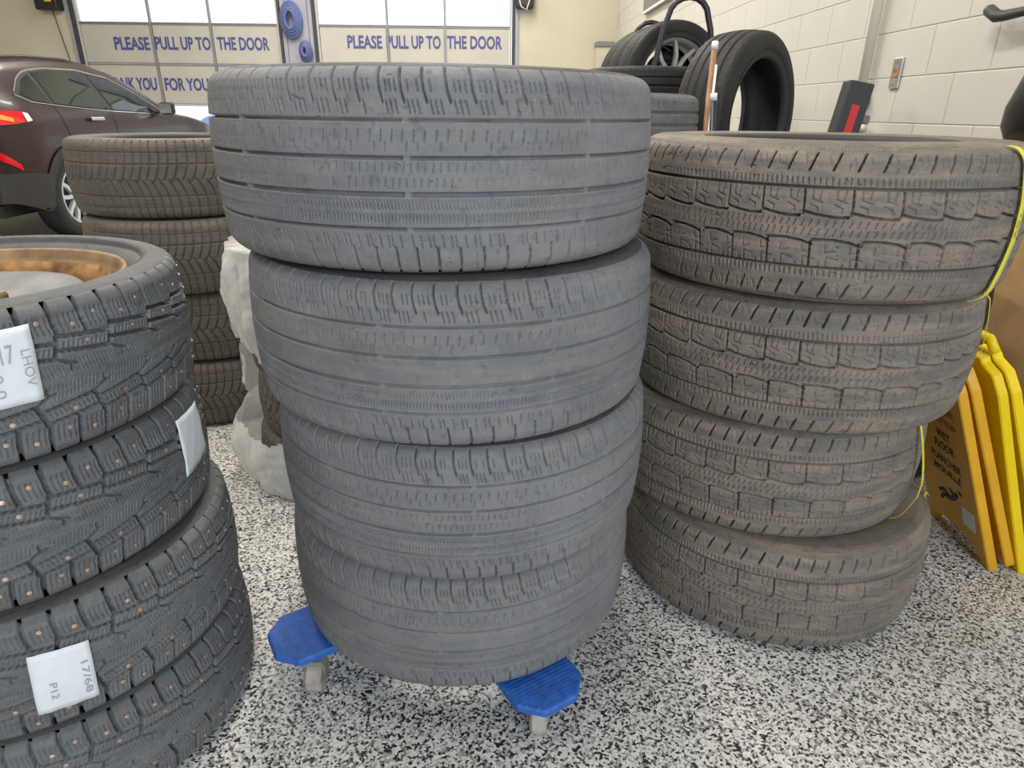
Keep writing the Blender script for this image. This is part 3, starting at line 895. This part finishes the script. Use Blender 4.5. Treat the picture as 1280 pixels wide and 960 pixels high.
# ------------------------------------------------------------------ left stack: studded tires on rusty steel wheels
wL = .2205
cL = (-.8704, .9793); dxL = [0, -.0074, .0149, .0141]
labL = ['studded tire on a rusty steel wheel, topmost of the left stack',
        'studded winter tire, second from the top of the left stack, label at its right edge',
        'studded winter tire, third from the top of the left stack, square white label',
        'studded winter tire at the bottom of the left stack on the floor, without a label']
me_t = get('tread_stud', tread_studded)
bm = bmesh.new()
for a, s in STUDS:
    p = surf('L', np.array(a), np.array(s), -.0008); q = surf('L', np.array(a), np.array(s), .0)
    nrm = Vector(q - p).normalized(); rot = nrm.to_track_quat('Z', 'Y').to_matrix()
    prof = [(.0034, 0), (.0033, .0010), (.0016, .0012), (.0014, .0022), (0, .0024)]
    rings = []
    for r, z in prof:
        n_ = 7 if r else 1
        rings.append([bm.verts.new(Vector(p) + rot @ Vector((r * cos(2 * pi * j / 7), r * sin(2 * pi * j / 7), z))) for j in range(n_)])
    for A_, B_ in zip(rings[:-1], rings[1:]):
        for j in range(7):
            if len(B_) == 1: bm.faces.new((A_[j], A_[(j + 1) % 7], B_[0]))
            else: bm.faces.new((A_[j], A_[(j + 1) % 7], B_[(j + 1) % 7], B_[j]))
me_st = bpy.data.meshes.new('studs'); bm.to_mesh(me_st); bm.free(); me_st.materials.append(M['stud_copper'])
TL = []
def rim_parts(t):
    rim = KIND['L']['rim']; W2 = KIND['L']['W'] / 2
    bm = bmesh.new()
    lathe(bm, [(rim + .006, W2 - .022), (rim + .004, W2 - .018), (rim + .001, W2 - .0175), (rim - .003, W2 - .021), (rim - .005, W2 - .032), (rim - .012, W2 - .040)], 96)
    obj('rim_flange', bm, 'rim_edge', t, True)
    bm = bmesh.new()
    lathe(bm, [(rim - .012, W2 - .040), (rim - .020, W2 - .052), (rim - .026, W2 - .07), (rim - .028, W2 - .11), (rim - .02, -W2 + .05), (rim - .004, -W2 + .02), (rim + .012, -W2 + .02)], 96)
    obj('rim_barrel', bm, 'rust', t, True)
    bm = bmesh.new()
    lathe(bm, [(0, W2 - .066), (.03, W2 - .066), (.034, W2 - .062), (.1, W2 - .060), (.14, W2 - .052), (.158, W2 - .045), (.168, W2 - .045), (.176, W2 - .052), (.178, W2 - .07), (.19, W2 - .10), (rim - .028, W2 - .112)], 96)
    obj('wheel_disc', bm, 'hub_steel', t, True)
    for j in range(5):
        bm = bmesh.new(); lathe(bm, [(0, .016), (.008, .016), (.0105, .012), (.0105, 0)], 6)
        o = obj('wheel_nut', bm, 'rim_edge', t); o.location = (.057 * cos(j * 2 * pi / 5), .057 * sin(j * 2 * pi / 5), W2 - .064)
for i in range(4):
    t = tire('L', (cL[0] + dxL[i], cL[1], (3.5 - i) * wL), labL[i], 'stud', 'rubber_studded', 'rubber_studded_side',
             'studded winter tires in the left stack', jitter=[14, 4, 21, -6][i])
    o = bpy.data.objects.new('studs', me_st); link(o, t); o['kind'] = 'stuff'
    rim_parts(t)
    TL.append(t)
def label(t, corners, texts, off=.003):
    """paper label stuck on the tread; corners (deg, s) tl tr br bl"""
    n = 10; V = []; bm = bmesh.new(); cr = [np.array(c, float) for c in corners]
    def pt(u, v): return (cr[0] * (1 - u) + cr[1] * u) * (1 - v) + (cr[3] * (1 - u) + cr[2] * u) * v
    g0 = []
    for lay in (0, .0012):
        g = []
        for j in range(n + 1):
            row = []
            for i in range(n + 1):
                a, s = pt(i / n, j / n)
                lift = .0012 * sin(i * 1.7 + j * 1.1)
                row.append(bm.verts.new(surf('L', np.array(local_ang(t, a)), np.array(s), off + lay + max(0, lift))))
            g.append(row)
        g0.append(g)
    A, B = g0
    for j in range(n):
        for i in range(n):
            bm.faces.new((A[j][i], A[j][i + 1], A[j + 1][i + 1], A[j + 1][i])); bm.faces.new((B[j][i], B[j + 1][i], B[j + 1][i + 1], B[j][i + 1]))
    for i in range(n):
        bm.faces.new((A[0][i], B[0][i], B[0][i + 1], A[0][i + 1])); bm.faces.new((A[n][i], A[n][i + 1], B[n][i + 1], B[n][i]))
        bm.faces.new((A[i][0], A[i + 1][0], B[i + 1][0], B[i][0])); bm.faces.new((A[i][n], B[i][n], B[i + 1][n], A[i + 1][n]))
    bmesh.ops.recalc_face_normals(bm, faces=bm.faces[:])
    lab = obj('paper_label', bm, 'paper', t, True)
    for txt, x0, x1, y0, y1, turn in texts:
        me = text_mesh(txt, 1.0)
        co = np.empty(len(me.vertices) * 3); me.vertices.foreach_get('co', co); co = co.reshape(-1, 3)
        x = (co[:, 0] - co[:, 0].min()) / max(1e-6, np.ptp(co[:, 0])); y = 1 - (co[:, 1] - co[:, 1].min()) / max(1e-6, np.ptp(co[:, 1]))
        if turn == 1: x, y = 1 - y, x
        if turn == 3: x, y = y, 1 - x
        u = x0 + (x1 - x0) * x; v = y0 + (y1 - y0) * y
        q = np.array([pt(a, b) for a, b in zip(u, v)])
        me.vertices.foreach_set('co', surf('L', np.radians(q[:, 0]) - t.rotation_euler.z, q[:, 1], off + .0032).ravel())
        mesh_obj('handwriting', me, 'ink', lab)
    return lab
label(TL[0], [(-54.5, 79), (-37.1, 83), (-38.4, -17), (-55.5, -17)], [('LHOV', .84, .95, .30, .78, 1), ('0 0', .50, .60, .55, .86, 1), ('17', .62, .76, .2, .44, 0)])
label(TL[1], [(-2.3, 78), (13, 76), (12, -18), (-3.6, -24)], [])
label(TL[2], [(-59.5, 50), (-46.2, 41), (-47.4, -66), (-61.2, -59)], [('17/68', .80, .92, .30, .86, 1), ('P12', .26, .38, .50, .78, 1)])

# ------------------------------------------------------------------ back left stack, winter tires
pB = [(-1.2424, 2.52), (-1.225, 2.50), (-1.20, 2.53), (-1.21, 2.52)]
wB = .2544
labB = ['brown winter tire on top of the back left stack near the dark car', 'brown winter tire, second from the top of the back left stack',
        'brown winter tire, third from the top of the back left stack', 'brown winter tire on the floor under the back left stack']
for i, p in enumerate(pB):
    tire('B', (p[0], p[1], (3.5 - i) * wB), labB[i], 'winter', 'rubber_winter', 'rubber_winter_side', 'winter tires in the back left stack', jitter=[0, 9, -8, 5][i])

# ------------------------------------------------------------------ bagged stack behind the centre
pD = (-.53, 1.97); wD = .186
labD = ['knobby tire wrapped in the plastic bag, topmost behind the centre stack', 'knobby tire in the bag, second from the top behind the centre stack',
        'brown knobby tire showing through the torn plastic bag', 'knobby tire on the floor inside the clear plastic bag']
dD = [(-.0, 0), (.01, 0), (.02, -.01), (0, 0)]
for i in range(4):
    tire('D', (pD[0] + dD[i][0], pD[1] + dD[i][1], (3.5 - i) * wD + .002), labD[i], 'knobby', 'rubber_winter', 'rubber_winter_side', 'knobby tires in the plastic bag', jitter=[0, 8, 25, -9][i])
bm = bmesh.new()
na, nz = 240, 110
rb = np.random.default_rng(2)
ph = rb.random(12) * 6.28
grid = []
def bag_r(a, z):
    d = (a - radians(186) + pi) % (2 * pi) - pi
    lf = math.exp(-(d / .75) ** 2)
    base = .306 + (.03 + .03 * lf) * max(0, sin(min(1, z / .25) * pi)) ** .7 * (1 if z < .25 else 0)
    if z > .46: base += (.012 + .014 * lf) * max(0, sin(min(1, (z - .46) / .27) * pi)) ** .6
    base += .006 * sin(5 * a + 9 * z + ph[0]) + .005 * sin(11 * a - 14 * z + ph[1]) + .004 * sin(23 * a + 6 * z + ph[2]) + .003 * sin(41 * a + 30 * z + ph[3]) + .003 * sin(17 * a - 50 * z + ph[4])
    base += .0022 * abs(sin(29 * a + 40 * z + 2 * sin(9 * a) + ph[5])) + .002 * abs(sin(13 * a - 90 * z + 3 * sin(5 * a) + ph[6]))
    base += .012 * lf * (1 if z < .45 else .4)
    return max(base, .303)
for j in range(nz + 1):
    z = .004 + j * .752 / nz
    grid.append([bm.verts.new((bag_r(a, z) * cos(a), bag_r(a, z) * sin(a), z)) for a in np.linspace(0, 2 * pi, na + 1)[:-1]])
topv = [bm.verts.new((.7 * v.co.x, .7 * v.co.y, .761 + .004 * sin(i * .7))) for i, v in enumerate(grid[-1])]
for j in range(nz):
    for i in range(na):
        a = 2 * pi * (i + .5) / na; z = .004 + (j + .5) * .752 / nz
        d = degrees((a - radians(268) + pi) % (2 * pi) - pi)
        edge = 74 + 6 * sin(z * 30)                       # half width of the tear in degrees
        if .20 + .014 * sin(a * 9) < z < .44 + .02 * sin(a * 7) - d * .0006 and abs(d) < edge: continue
        bm.faces.new((grid[j][i], grid[j][(i + 1) % na], grid[j + 1][(i + 1) % na], grid[j + 1][i]))
for i in range(na): bm.faces.new((grid[-1][i], grid[-1][(i + 1) % na], topv[(i + 1) % na], topv[i]))
bmesh.ops.delete(bm, geom=[v for v in bm.verts if not v.link_faces], context='VERTS')
o = obj('plastic_bag', bm, 'bag_plastic', None, True); o.location = (pD[0], pD[1], 0)
tag(o, 'torn clear plastic bag round a stack of tires behind the centre stack', 'bag')

# ------------------------------------------------------------------ dark tires at the back right
ORD = ['lowest', 'second from the floor', 'third from the floor', 'fourth from the floor', 'fifth from the floor', 'sixth from the floor']
def stack_k(x, y, n, labs, group, mats=('rubber_black', 'rubber_black'), k='K', tr='plain'):
    for i in range(n):
        tire(k, (x + .006 * sin(i * 2.1), y + .006 * cos(i * 1.7), (i + .5) * KIND[k]['W']), labs(i, n), tr, mats[0], mats[1], group, jitter=i * 17)
stack_k(.31, 2.5, 5, lambda i, n: 'dark grey tire on top of the short stack behind the centre and right stacks' if i == n - 1 else 'dark tire, %s in the short stack hidden behind the centre stack' % ORD[i], 'dark tires in the short back stack', ('rubber_studded', 'rubber_studded_side'), 'S', 'plainS')
stack_k(.69, 3.75, 6, lambda i, n: 'black tire lying flat on the tall back stack, just below the alloy wheel' if i == n - 1 else 'black tire, %s in the tall back stack behind the brown tires' % ORD[i], 'black tires in the tall back stack')
stack_k(.95, 2.98, 3, lambda i, n: 'black tire lying %s under the upright tire behind the right stack' % ORD[i], 'black tires under the upright one', k='B', tr='winter')
stack_k(1.22, 2.15, 3, lambda i, n: 'black tire, %s in the low stack beside the block wall' % ORD[i], 'black tires beside the wall')
def upright(x, y, z, nx, ny, nz_, label_, k='K', tr='plain', mats=('rubber_black', 'rubber_black'), group=None):
    nrm = Vector((nx, ny, nz_)).normalized()
    t = tire(k, (x, y, z), label_, tr, mats[0], mats[1], group, aim=False)
    t.rotation_euler = nrm.to_track_quat('Z', 'Y').to_euler()
    return t
upright(.93, 2.96, .763 + .329, .70, -.715, 0.0, 'large black tire standing upright on its tread behind the right stack')

# rolling rack with hoop ends holding three wheels
rk = thing('tire_rack', 'black tube tire rack with hoop ends against the block wall', 'rack', (.985, 4.8, 0))
for yy in (-.55, .6):
    bm = bmesh.new()
    pts = [(-.36, yy, 0.012), (-.33, yy, .2), (-.22, yy, 1.1), (-.135, yy, 1.56)] + [(.115 * -cos(a), yy, 1.61 + .11 * sin(a)) for a in np.linspace(.1, pi - .1, 9)] + [(.135, yy, 1.56), (.22, yy, 1.1), (.33, yy, .2), (.36, yy, 0.012)]
    tube(bm, pts, .017, 10); obj('hoop', bm, 'black_tube', rk, True)
    bm = bmesh.new(); tube(bm, [(-.225, yy, 1.03), (.225, yy, 1.03)], .014, 8); obj('crossbar', bm, 'black_tube', rk, True)
for xx in (-.15, .15):
    bm = bmesh.new(); tube(bm, [(xx, -.55, 1.045), (xx, .6, 1.045)], .016, 8); obj('shelf_rail', bm, 'black_tube', rk, True)
for xx in (-.345, .345):
    bm = bmesh.new(); tube(bm, [(xx, -.55, .1), (xx, .6, .1)], .014, 8); obj('base_rail', bm, 'black_tube', rk, True)
def alloy(t, k, mat, spokes=5, face=1):
    rim = KIND[k]['rim']; W2 = KIND[k]['W'] / 2
    bm = bmesh.new()
    lathe(bm, [(rim + .012, W2 - .03), (rim + .004, W2 - .022), (rim - .006, W2 - .028), (rim - .018, W2 - .05), (rim - .03, W2 - .09), (rim - .03, -W2 + .04), (rim, -W2 + .03)], 64)
    obj('rim', bm, mat, t, True)
    bm = bmesh.new(); lathe(bm, [(0, W2 - .05), (.03, W2 - .05), (.06, W2 - .058), (.07, W2 - .09), (.0, W2 - .09)], 32); obj('hub', bm, mat, t, True)
    for j in range(spokes):
        a = j * 2 * pi / spokes
        for e in (-1, 1):
            bm = bmesh.new()
            p0 = (.045, e * .006); p1 = (.13, e * .03); p2 = (rim - .014, e * .078)
            th = .024
            sect = []
            for (r, y), zt in ((p0, W2 - .056), (p1, W2 - .044), (p2, W2 - .042)):
                sect.append([bm.verts.new((r, y - th / 2, zt)), bm.verts.new((r, y + th / 2, zt)), bm.verts.new((r, y + th / 2, zt - .03)), bm.verts.new((r, y - th / 2, zt - .03))])
            for A_, B_ in zip(sect[:-1], sect[1:]):
                for q in range(4): bm.faces.new((A_[q], A_[(q + 1) % 4], B_[(q + 1) % 4], B_[q]))
            bm.faces.new(sect[0][::-1]); bm.faces.new(sect[-1])
            bmesh.ops.recalc_face_normals(bm, faces=bm.faces[:])
            bm.transform(Matrix.Rotation(a, 4, 'Z')); obj('spoke', bm, mat, t)
    bm = bmesh.new(); lathe(bm, [(.09, -W2 + .06), (.16, -W2 + .06), (.16, -W2 + .07), (.09, -W2 + .07)], 32, closed=True); obj('back_plate', bm, 'black_plastic', t, True)
zr = 1.045 + .302
for i, yy in enumerate((4.62, 4.86, 5.1)):
    lab_ = ['dark tire on a grey five spoke alloy wheel at the front of the rack', 'dark tire standing in the middle of the tube rack', 'dark tire standing at the far end of the tube rack'][i]
    t = upright(.985 - .03 * i, yy, zr - .03, .22, -1.0, 0.0, lab_, mats=('rubber_studded', 'rubber_black'), group='tires standing in the tube rack')
    if i == 0: alloy(t, 'K', 'alloy_grey')
# sticks leaning by the upright tire
def leaning(name, lab_, p0, p1, r, mat, extra=None):
    d = Vector(p1) - Vector(p0)
    t = thing(name, lab_, 'stick', p0)
    bm = bmesh.new(); tube(bm, [(0, 0, 0), tuple(d)], r, 10); obj('shaft', bm, mat, t, True)
    bm = bmesh.new(); tube(bm, [tuple(d * .985), tuple(d * 1.004)], r * 1.08, 10); obj('end_cap', bm, 'white_plastic', t, True)
    if extra:
        side = Vector((r * .9, -r * .6, 0))
        bm = bmesh.new(); tube(bm, [tuple(d * .1 + side), tuple(d * .95 + side)], r * .5, 8); obj('white_stripe', bm, 'white_plastic', t, True)
    return t
leaning('broom_stick', 'brown wooden stick with a white stripe leaning on the upright black tire', (.60, 2.16, 0), (.675, 2.48, 1.33), .0105, 'wood_brown', True)
leaning('black_rod', 'thin black rod with a white cap in front of the upright black tire', (.68, 2.10, 0), (.625, 2.24, 1.165), .010, 'black_tube')

# black slab with a red stripe leaning near the wall
t = thing('black_case', 'tall black case with a red stripe leaning near the block wall', 'case', (1.41, 3.30, 0))
t.rotation_euler = (radians(-2), radians(9), radians(0))
obj('body', bx(-.06, .06, -.03, .05, 0.01, 1.27, .008), 'charcoal', t)
obj('stripe', bx(-.018, .02, -.034, -.029, .6, 1.17, .001), 'red_paint', t)
obj('handle', bx(.058, .10, -.01, .03, 1.10, 1.14, .008), 'grey_metal', t)

# ------------------------------------------------------------------ yellow floor signs leaning on the right stack
def sign(loc, lean, rz, label_, mat, spread, words=False, zrot=0):
    t = thing('floor_sign', label_, 'sign', loc)
    t.rotation_euler = (0, lean, rz)
    for n_, sgn in enumerate((-1, 1)):
        # each board: width along y, height along z, hinged at the top
        pts = [(-.14, 0), (-.105, 0), (-.09, .035), (-.05, .055), (.05, .055), (.09, .035), (.105, 0), (.14, 0), (.088, .52), (.07, .57), (.035, .59), (.03, .605), (-.03, .605), (-.035, .59), (-.07, .57), (-.088, .52)]
        bm = bmesh.new(); prism(bm, [(y, z - .60) for y, z in pts], -.0125, .0125, 'YZ'); bev(bm, .003, 1)
        bm.transform(Matrix.Translation((sgn * .0145, 0, .60)) @ Matrix.Rotation(-sgn * spread, 4, 'Y'))
        bd = obj('board', bm, mat, t)
        if words and sgn < 0:
            base = Matrix.Translation((sgn * .0145, 0, .60)) @ Matrix.Rotation(-sgn * spread, 4, 'Y')
            for txt, z, h, wd, m_ in (('CAUTION', .43, .024, .11, 'sign_red'), ('ATTENTION', .395, .02, .12, 'sign_red'), ('WET', .345, .026, .06, 'sign_black'), ('FLOOR', .308, .026, .085, 'sign_black'),
                                  ('PLANCHER', .262, .024, .13, 'sign_black'), ('MOUILL\u00c9', .226, .027, .12, 'sign_black')):
                me = text_mesh(txt, 1.0, .0, .02)
                co = np.empty(len(me.vertices) * 3); me.vertices.foreach_get('co', co); co = co.reshape(-1, 3)
                X = ((co[:, 0] - co[:, 0].min()) / np.ptp(co[:, 0]) - .5) * wd; Z = ((co[:, 1] - co[:, 1].min()) / np.ptp(co[:, 1])) * h + z
                V = np.stack([np.full(len(X), -.0132), -X, Z - .60], 1)
                me.vertices.foreach_set('co', V.ravel()); me.transform(base)
                mesh_obj('lettering', me, m_, bd)
            bm = bmesh.new()     # slipping figure, a few strokes
            for p_, r_ in (([(-.0135, .035, .185), (-.0135, .02, .165), (-.0135, .0, .15)], .008), ([(-.0135, .0, .15), (-.0135, -.025, .165), (-.0135, -.05, .15)], .006), ([(-.0135, .0, .15), (-.0135, -.03, .145), (-.0135, -.045, .125)], .006), ([(-.0135, .025, .17), (-.0135, .0, .185)], .005), ([(-.0135, .046, .196), (-.0135, .05, .2)], .009)):
                tube(bm, [(a, -b, c - .6) for a, b, c in p_], r_, 8)
            bmesh.ops.scale(bm, vec=(.12, 1, 1), verts=bm.verts[:], space=Matrix.Translation((.0135, 0, 0)))
            bm.transform(base); obj('pictogram', bm, 'sign_black', bd)
            bm = bx(-.0137, -.0127, -.10, -.05, .10 - .6, .16 - .6); bm.transform(base); obj('sticker', bm, 'sticker_white', bd)
    bm = bmesh.new(); tube(bm, [(0, -.045, .615), (0, -.03, .648), (0, .03, .648), (0, .045, .615)], .012, 8); obj('handle', bm, mat, t, True)
    return t
sign((1.305, 1.54, .008), radians(-21.5), 0, 'folded amber wet floor sign leaning on the right stack, text side out', 'sign_amber', .012, True)
sign((1.375, 1.53, .008), radians(-20), radians(2), 'folded bright yellow floor sign behind the amber one, nearer the wall', 'sign_yellow', .016)

# cardboard box at the right edge
t = thing('cardboard_box', 'tall brown cardboard box standing against the block wall at the right edge', 'box', (1.78, 2.0, 0), wrz)
obj('box_body', bx(-.125, .085, -.16, .45, .001, 1.0, .003, 1), 'cardboard', t)
obj('flap', bx(-.125, .085, -.158, .14, 1.0, 1.004, .001, 1), 'cardboard', t)
obj('flap', bx(-.125, .085, .15, .448, 1.0, 1.004, .001, 1), 'cardboard', t)

# ------------------------------------------------------------------ car
def car(loc, rz, label_, paint, detail=True):
    t = thing('car', label_, 'car', loc, rz)
    rear, front = -.92, 3.62
    Y = np.array([rear, -.90, -.86, -.8, -.7, -.55, -.4, -.2, 0, .3, .6, 1.0, 1.3, 1.6, 1.9, 2.1, 2.3, 2.5, 2.8, 3.1, 3.35, 3.5, 3.58, front])
    topk = np.array([[rear, .70], [-.90, .98], [-.86, 1.08], [-.78, 1.22], [-.68, 1.40], [-.58, 1.55], [-.45, 1.60], [0, 1.65], [.5, 1.67], [.9, 1.655], [1.25, 1.58], [1.6, 1.40], [2.0, 1.14], [2.15, 1.06], [2.6, 1.02], [3.1, .95], [3.4, .85], [3.55, .72], [front, .6]])
    topk[:, 1] = np.where(topk[:, 1] > 1.06, 1.06 + (topk[:, 1] - 1.06) * .76, topk[:, 1])
    def sq(c): return [(y, z if z < 1.06 else 1.06 + (z - 1.06) * .76) for y, z in c]
    def top(y): return np.interp(y, topk[:, 0], topk[:, 1])
    def plan(y):
        a = np.clip((y - rear) / .5, 0, 1); b = np.clip((front - y) / .9, 0, 1)
        return (.80 + .20 * np.sqrt(1 - (1 - a) ** 2)) * (.72 + .28 * np.sqrt(1 - (1 - b) ** 2))
    zk = [.22, .30, .42, .55, .72, .88, 1.00, 1.10, 1.24, 1.39, 1.53]; hk = [.84, .90, .915, .925, .925, .92, .905, .87, .80, .715, .62]
    def hw(z): return np.interp(z, zk, hk)
    def lo(y): return .27 + .10 * np.clip((-.55 - y) / .3, 0, 1) + .06 * np.clip((y - 3.1) / .4, 0, 1)
    def side(y, z, off=0.0): return hw(z) * plan(y) + off
    Yd = np.interp(np.linspace(0, len(Y) - 1, 93), np.arange(len(Y)), Y)
    bm = bmesh.new(); rows = []
    for y in Yd:
        zt = top(y); zl = lo(y); zc = zt - .05
        pr = [(side(y, z), z) for z in np.linspace(zl, zc, 20)]
        xr = pr[-1][0]
        for f in (.94, .85, .7, .5, .25): pr.append((xr * f, zt - .05 * f ** 6 * .55))
        pr.append((0, zt))
        full = [(-x, z) for x, z in pr[:-1]] + pr[::-1]
        rows.append([bm.verts.new((x, y, z)) for x, z in full])
    AR, ZA = .385, .35
    for A_, B_ in zip(rows[:-1], rows[1:]):
        for i in range(len(A_) - 1):
            c = (A_[i].co + A_[i + 1].co + B_[i].co + B_[i + 1].co) / 4
            if abs(c.x) > .6 and min(math.hypot(c.y + .14, c.z - ZA), math.hypot(c.y - 2.6, c.z - ZA)) < AR: continue
            bm.faces.new((A_[i], A_[i + 1], B_[i + 1], B_[i]))
    bm.faces.new(rows[0]); bm.faces.new(rows[-1][::-1])
    bmesh.ops.recalc_face_normals(bm, faces=bm.faces[:])
    obj('body', bm, paint, t, True)
    obj('underbody', bx(-.66, .66, rear + .12, front - .15, .24, .34), 'black_plastic', t)
    for sy in (-1, 1):
        for yw in (-.14, 2.6):
            # wheel arch moulding and well
            bm = bmesh.new(); r0, r1 = AR - .03, AR + .055; ps = []
            for a in np.linspace(radians(-14), radians(194), 29):
                q = []
                for r in (r0, r1):
                    y = yw + r * cos(a); z = max(.27, ZA + r * sin(a)); q.append(bm.verts.new((sy * (side(y, z) + .012), y, z)))
                y = yw + r0 * cos(a); z = max(.27, ZA + r0 * sin(a)); q.append(bm.verts.new((sy * .62, y, z)))
                ps.append(q)
            for p_, q_ in zip(ps[:-1], ps[1:]):
                bm.faces.new((p_[0], p_[1], q_[1], q_[0])); bm.faces.new((p_[0], q_[0], q_[2], p_[2]))
            obj('arch_trim', bm, 'car_cladding', t, True)
            # wheel
            wt = bpy.data.objects.new('wheel', None); link(wt, t); wt.location = (sy * .81, yw, .352); wt.rotation_euler = (0, sy * pi / 2, 0)
            bm = bmesh.new(); lathe(bm, [(.235, .085), (.25, .105), (.30, .112), (.335, .10), (.352, .075), (.352, -.075), (.335, -.10), (.25, -.1), (.235, -.08)], 56); obj('tire_tread', bm, 'rubber_black', wt, True)
            bm = bmesh.new(); lathe(bm, [(.242, .10), (.232, .10), (.222, .06), (.21, -.02), (0, -.03)], 48); obj('rim', bm, 'black_plastic', wt, True)
            bm = bmesh.new(); lathe(bm, [(.244, .096), (.24, .106), (.228, .104), (.222, .09)], 48)
            for j in range(5):
                for e in (-1, 1):
                    sect = []
                    for r, yo, w_, z in ((.0, 0, .03, .085), (.06, e * .022, .018, .088), (.15, e * .05, .017, .096), (.228, e * .092, .022, .10)):
                        sect.append([(r, yo - w_, z), (r, yo + w_, z), (r, yo + w_, z - .03), (r, yo - w_, z - .03)])
                    m4 = Matrix.Rotation(j * 2 * pi / 5, 4, 'Z')
                    sv = [[bm.verts.new(m4 @ Vector(c)) for c in s_] for s_ in sect]
                    for A_, B_ in zip(sv[:-1], sv[1:]):
                        for q in range(4): bm.faces.new((A_[q], A_[(q + 1) % 4], B_[(q + 1) % 4], B_[q]))
            bmesh.ops.recalc_face_normals(bm, faces=bm.faces[:])
            obj('spokes', bm, 'alloy_silver', wt)
    def patch(name, outline_lo, outline_hi, mat, off, n=14, sides=(-1, 1), m=6):
        """patch on the body side between two (y, z) curves"""
        lo_, hi_ = np.array(sq(outline_lo)), np.array(sq(outline_hi))
        for sx in sides:
            bm = bmesh.new(); g = []
            for i in range(n + 1):
                f = i / n
                def at(c):
                    l = np.r_[0, np.cumsum(np.hypot(*np.diff(c, axis=0).T))]; l = l / l[-1]
                    return np.array([np.interp(f, l, c[:, 0]), np.interp(f, l, c[:, 1])])
                a, b = at(lo_), at(hi_)
                g.append([bm.verts.new((sx * side(*(a + (b - a) * j / m), off), *(a + (b - a) * j / m))) for j in range(m + 1)])
            for A_, B_ in zip(g[:-1], g[1:]):
                for j in range(m): bm.faces.new((A_[j], A_[j + 1], B_[j + 1], B_[j]) if sx < 0 else (A_[j], B_[j], B_[j + 1], A_[j + 1]))
            obj(name, bm, mat, t, True)
    # daylight opening: bright trim, dark pillars, three panes
    LO = [(-.52, 1.235), (-.38, 1.17), (0, 1.13), (.8, 1.075), (1.86, 1.04)]
    HI = [(-.52, 1.255), (-.36, 1.40), (-.2, 1.475), (.1, 1.52), (.6, 1.535), (1.1, 1.47), (1.5, 1.27), (1.86, 1.05)]
    patch('window_trim', [(y - .02 * (y < 0), z - .014) for y, z in LO], [(y, z + .016) for y, z in HI], 'car_chrome', .005, 30)
    patch('pillar_black', LO, HI, 'black_plastic', .009, 30)
    patch('rear_quarter_pane', [(-.47, 1.235), (-.34, 1.175), (-.16, 1.15)], [(-.46, 1.25), (-.33, 1.385), (-.19, 1.45)], 'car_glass', .013)
    patch('rear_door_pane', [(-.10, 1.15), (.3, 1.115), (.70, 1.09)], [(-.13, 1.47), (.1, 1.505), (.55, 1.515), (.62, 1.51)], 'car_glass', .013)
    patch('front_door_pane', [(.80, 1.085), (1.2, 1.065), (1.74, 1.05)], [(.72, 1.50), (1.05, 1.455), (1.4, 1.29), (1.70, 1.08)], 'car_glass', .013)
    patch('sill_cladding', [(.40, .28), (2.3, .28)], [(.40, .42), (2.3, .42)], 'car_cladding', .012)
    patch('bumper_cladding', [(rear + .005, .385), (-.75, .34), (-.53, .29)], [(rear + .005, .60), (-.75, .60), (-.50, .58)], 'car_cladding', .012)
    patch('tail_lamp', [(rear + .03, .96), (-.7, .97), (-.52, 1.0)], [(rear + .03, 1.08), (-.7, 1.075), (-.56, 1.06)], 'car_lamp_red', .014)
    patch('tail_lamp_strip', [(rear + .035, 1.02), (-.72, .985)], [(rear + .035, 1.065), (-.72, 1.015)], 'car_lamp_lit', .022)
    patch('tail_lamp_glint', [(-.6, .985), (-.54, .995)], [(-.6, 1.06), (-.55, 1.05)], 'car_glint', .02)  # pale patch painted as a reflection on the tail lamp
    patch('reflector', [(rear + .03, .70), (-.76, .62)], [(rear + .03, .77), (-.76, .66)], 'car_lamp_red', .016)
    patch('door_handle', [(.30, .985), (.52, .985)], [(.30, 1.015), (.52, 1.015)], 'car_chrome', .03)
    patch('door_gap', [(.745, .45), (.755, .45)], [(.745, 1.08), (.755, 1.08)], 'black_plastic', .004)
    patch('door_gap', [(-.05, .78), (-.04, .78)], [(-.13, 1.15), (-.12, 1.15)], 'black_plastic', .004)
    # rear window and windscreen
    for nm_, ya, yb, xa, xb in (('rear_window', -.78, -.60, .62, .58), ('windscreen', 1.40, 2.04, .58, .68)):
        bm = bmesh.new(); g = []
        for y in np.linspace(ya, yb, 7):
            xm = xa + (xb - xa) * (y - ya) / (yb - ya)
            g.append([bm.verts.new((x, y, top(y) + .006 - .03 * (abs(x) / .75) ** 6)) for x in np.linspace(-xm, xm, 11)])
        for A_, B_ in zip(g[:-1], g[1:]):
            for j in range(10): bm.faces.new((A_[j], A_[j + 1], B_[j + 1], B_[j]))
        obj(nm_, bm, 'car_glass', t, True)
    for sx in (-1, 1):
        bm = bx(-.055, .10, -.05, .05, -.06, .07, .03, 3); mo = obj('mirror', bm, 'black_plastic', t, True); mo.location = (sx * .99, 1.72, 1.09)
        obj('mirror_glass', bx(-.04, .085, -.056, -.05, -.045, .055), 'car_chrome', mo)
        bm = bmesh.new(); tube(bm, [(sx * .86, 1.72, 1.05), (sx * .95, 1.72, 1.06)], .022, 8); obj('mirror_arm', bm, 'black_plastic', t, True)
        bm = bmesh.new(); tube(bm, [(sx * .60, -.3, top(-.3) - .012), (sx * .61, 0, top(0) - .012), (sx * .61, .6, top(.6) - .012), (sx * .59, 1.1, top(1.1) - .012)], .016, 8); obj('roof_rail', bm, 'black_plastic', t, True)
    return t
car((-4.90, 6.23, 0), radians(2.2), 'dark maroon car seen from behind at the left, facing the first door', 'car_paint')
car((-4.9, 17.5, -.03), radians(62), 'pale blue car parked outside, seen through the first door window', 'car_blue')
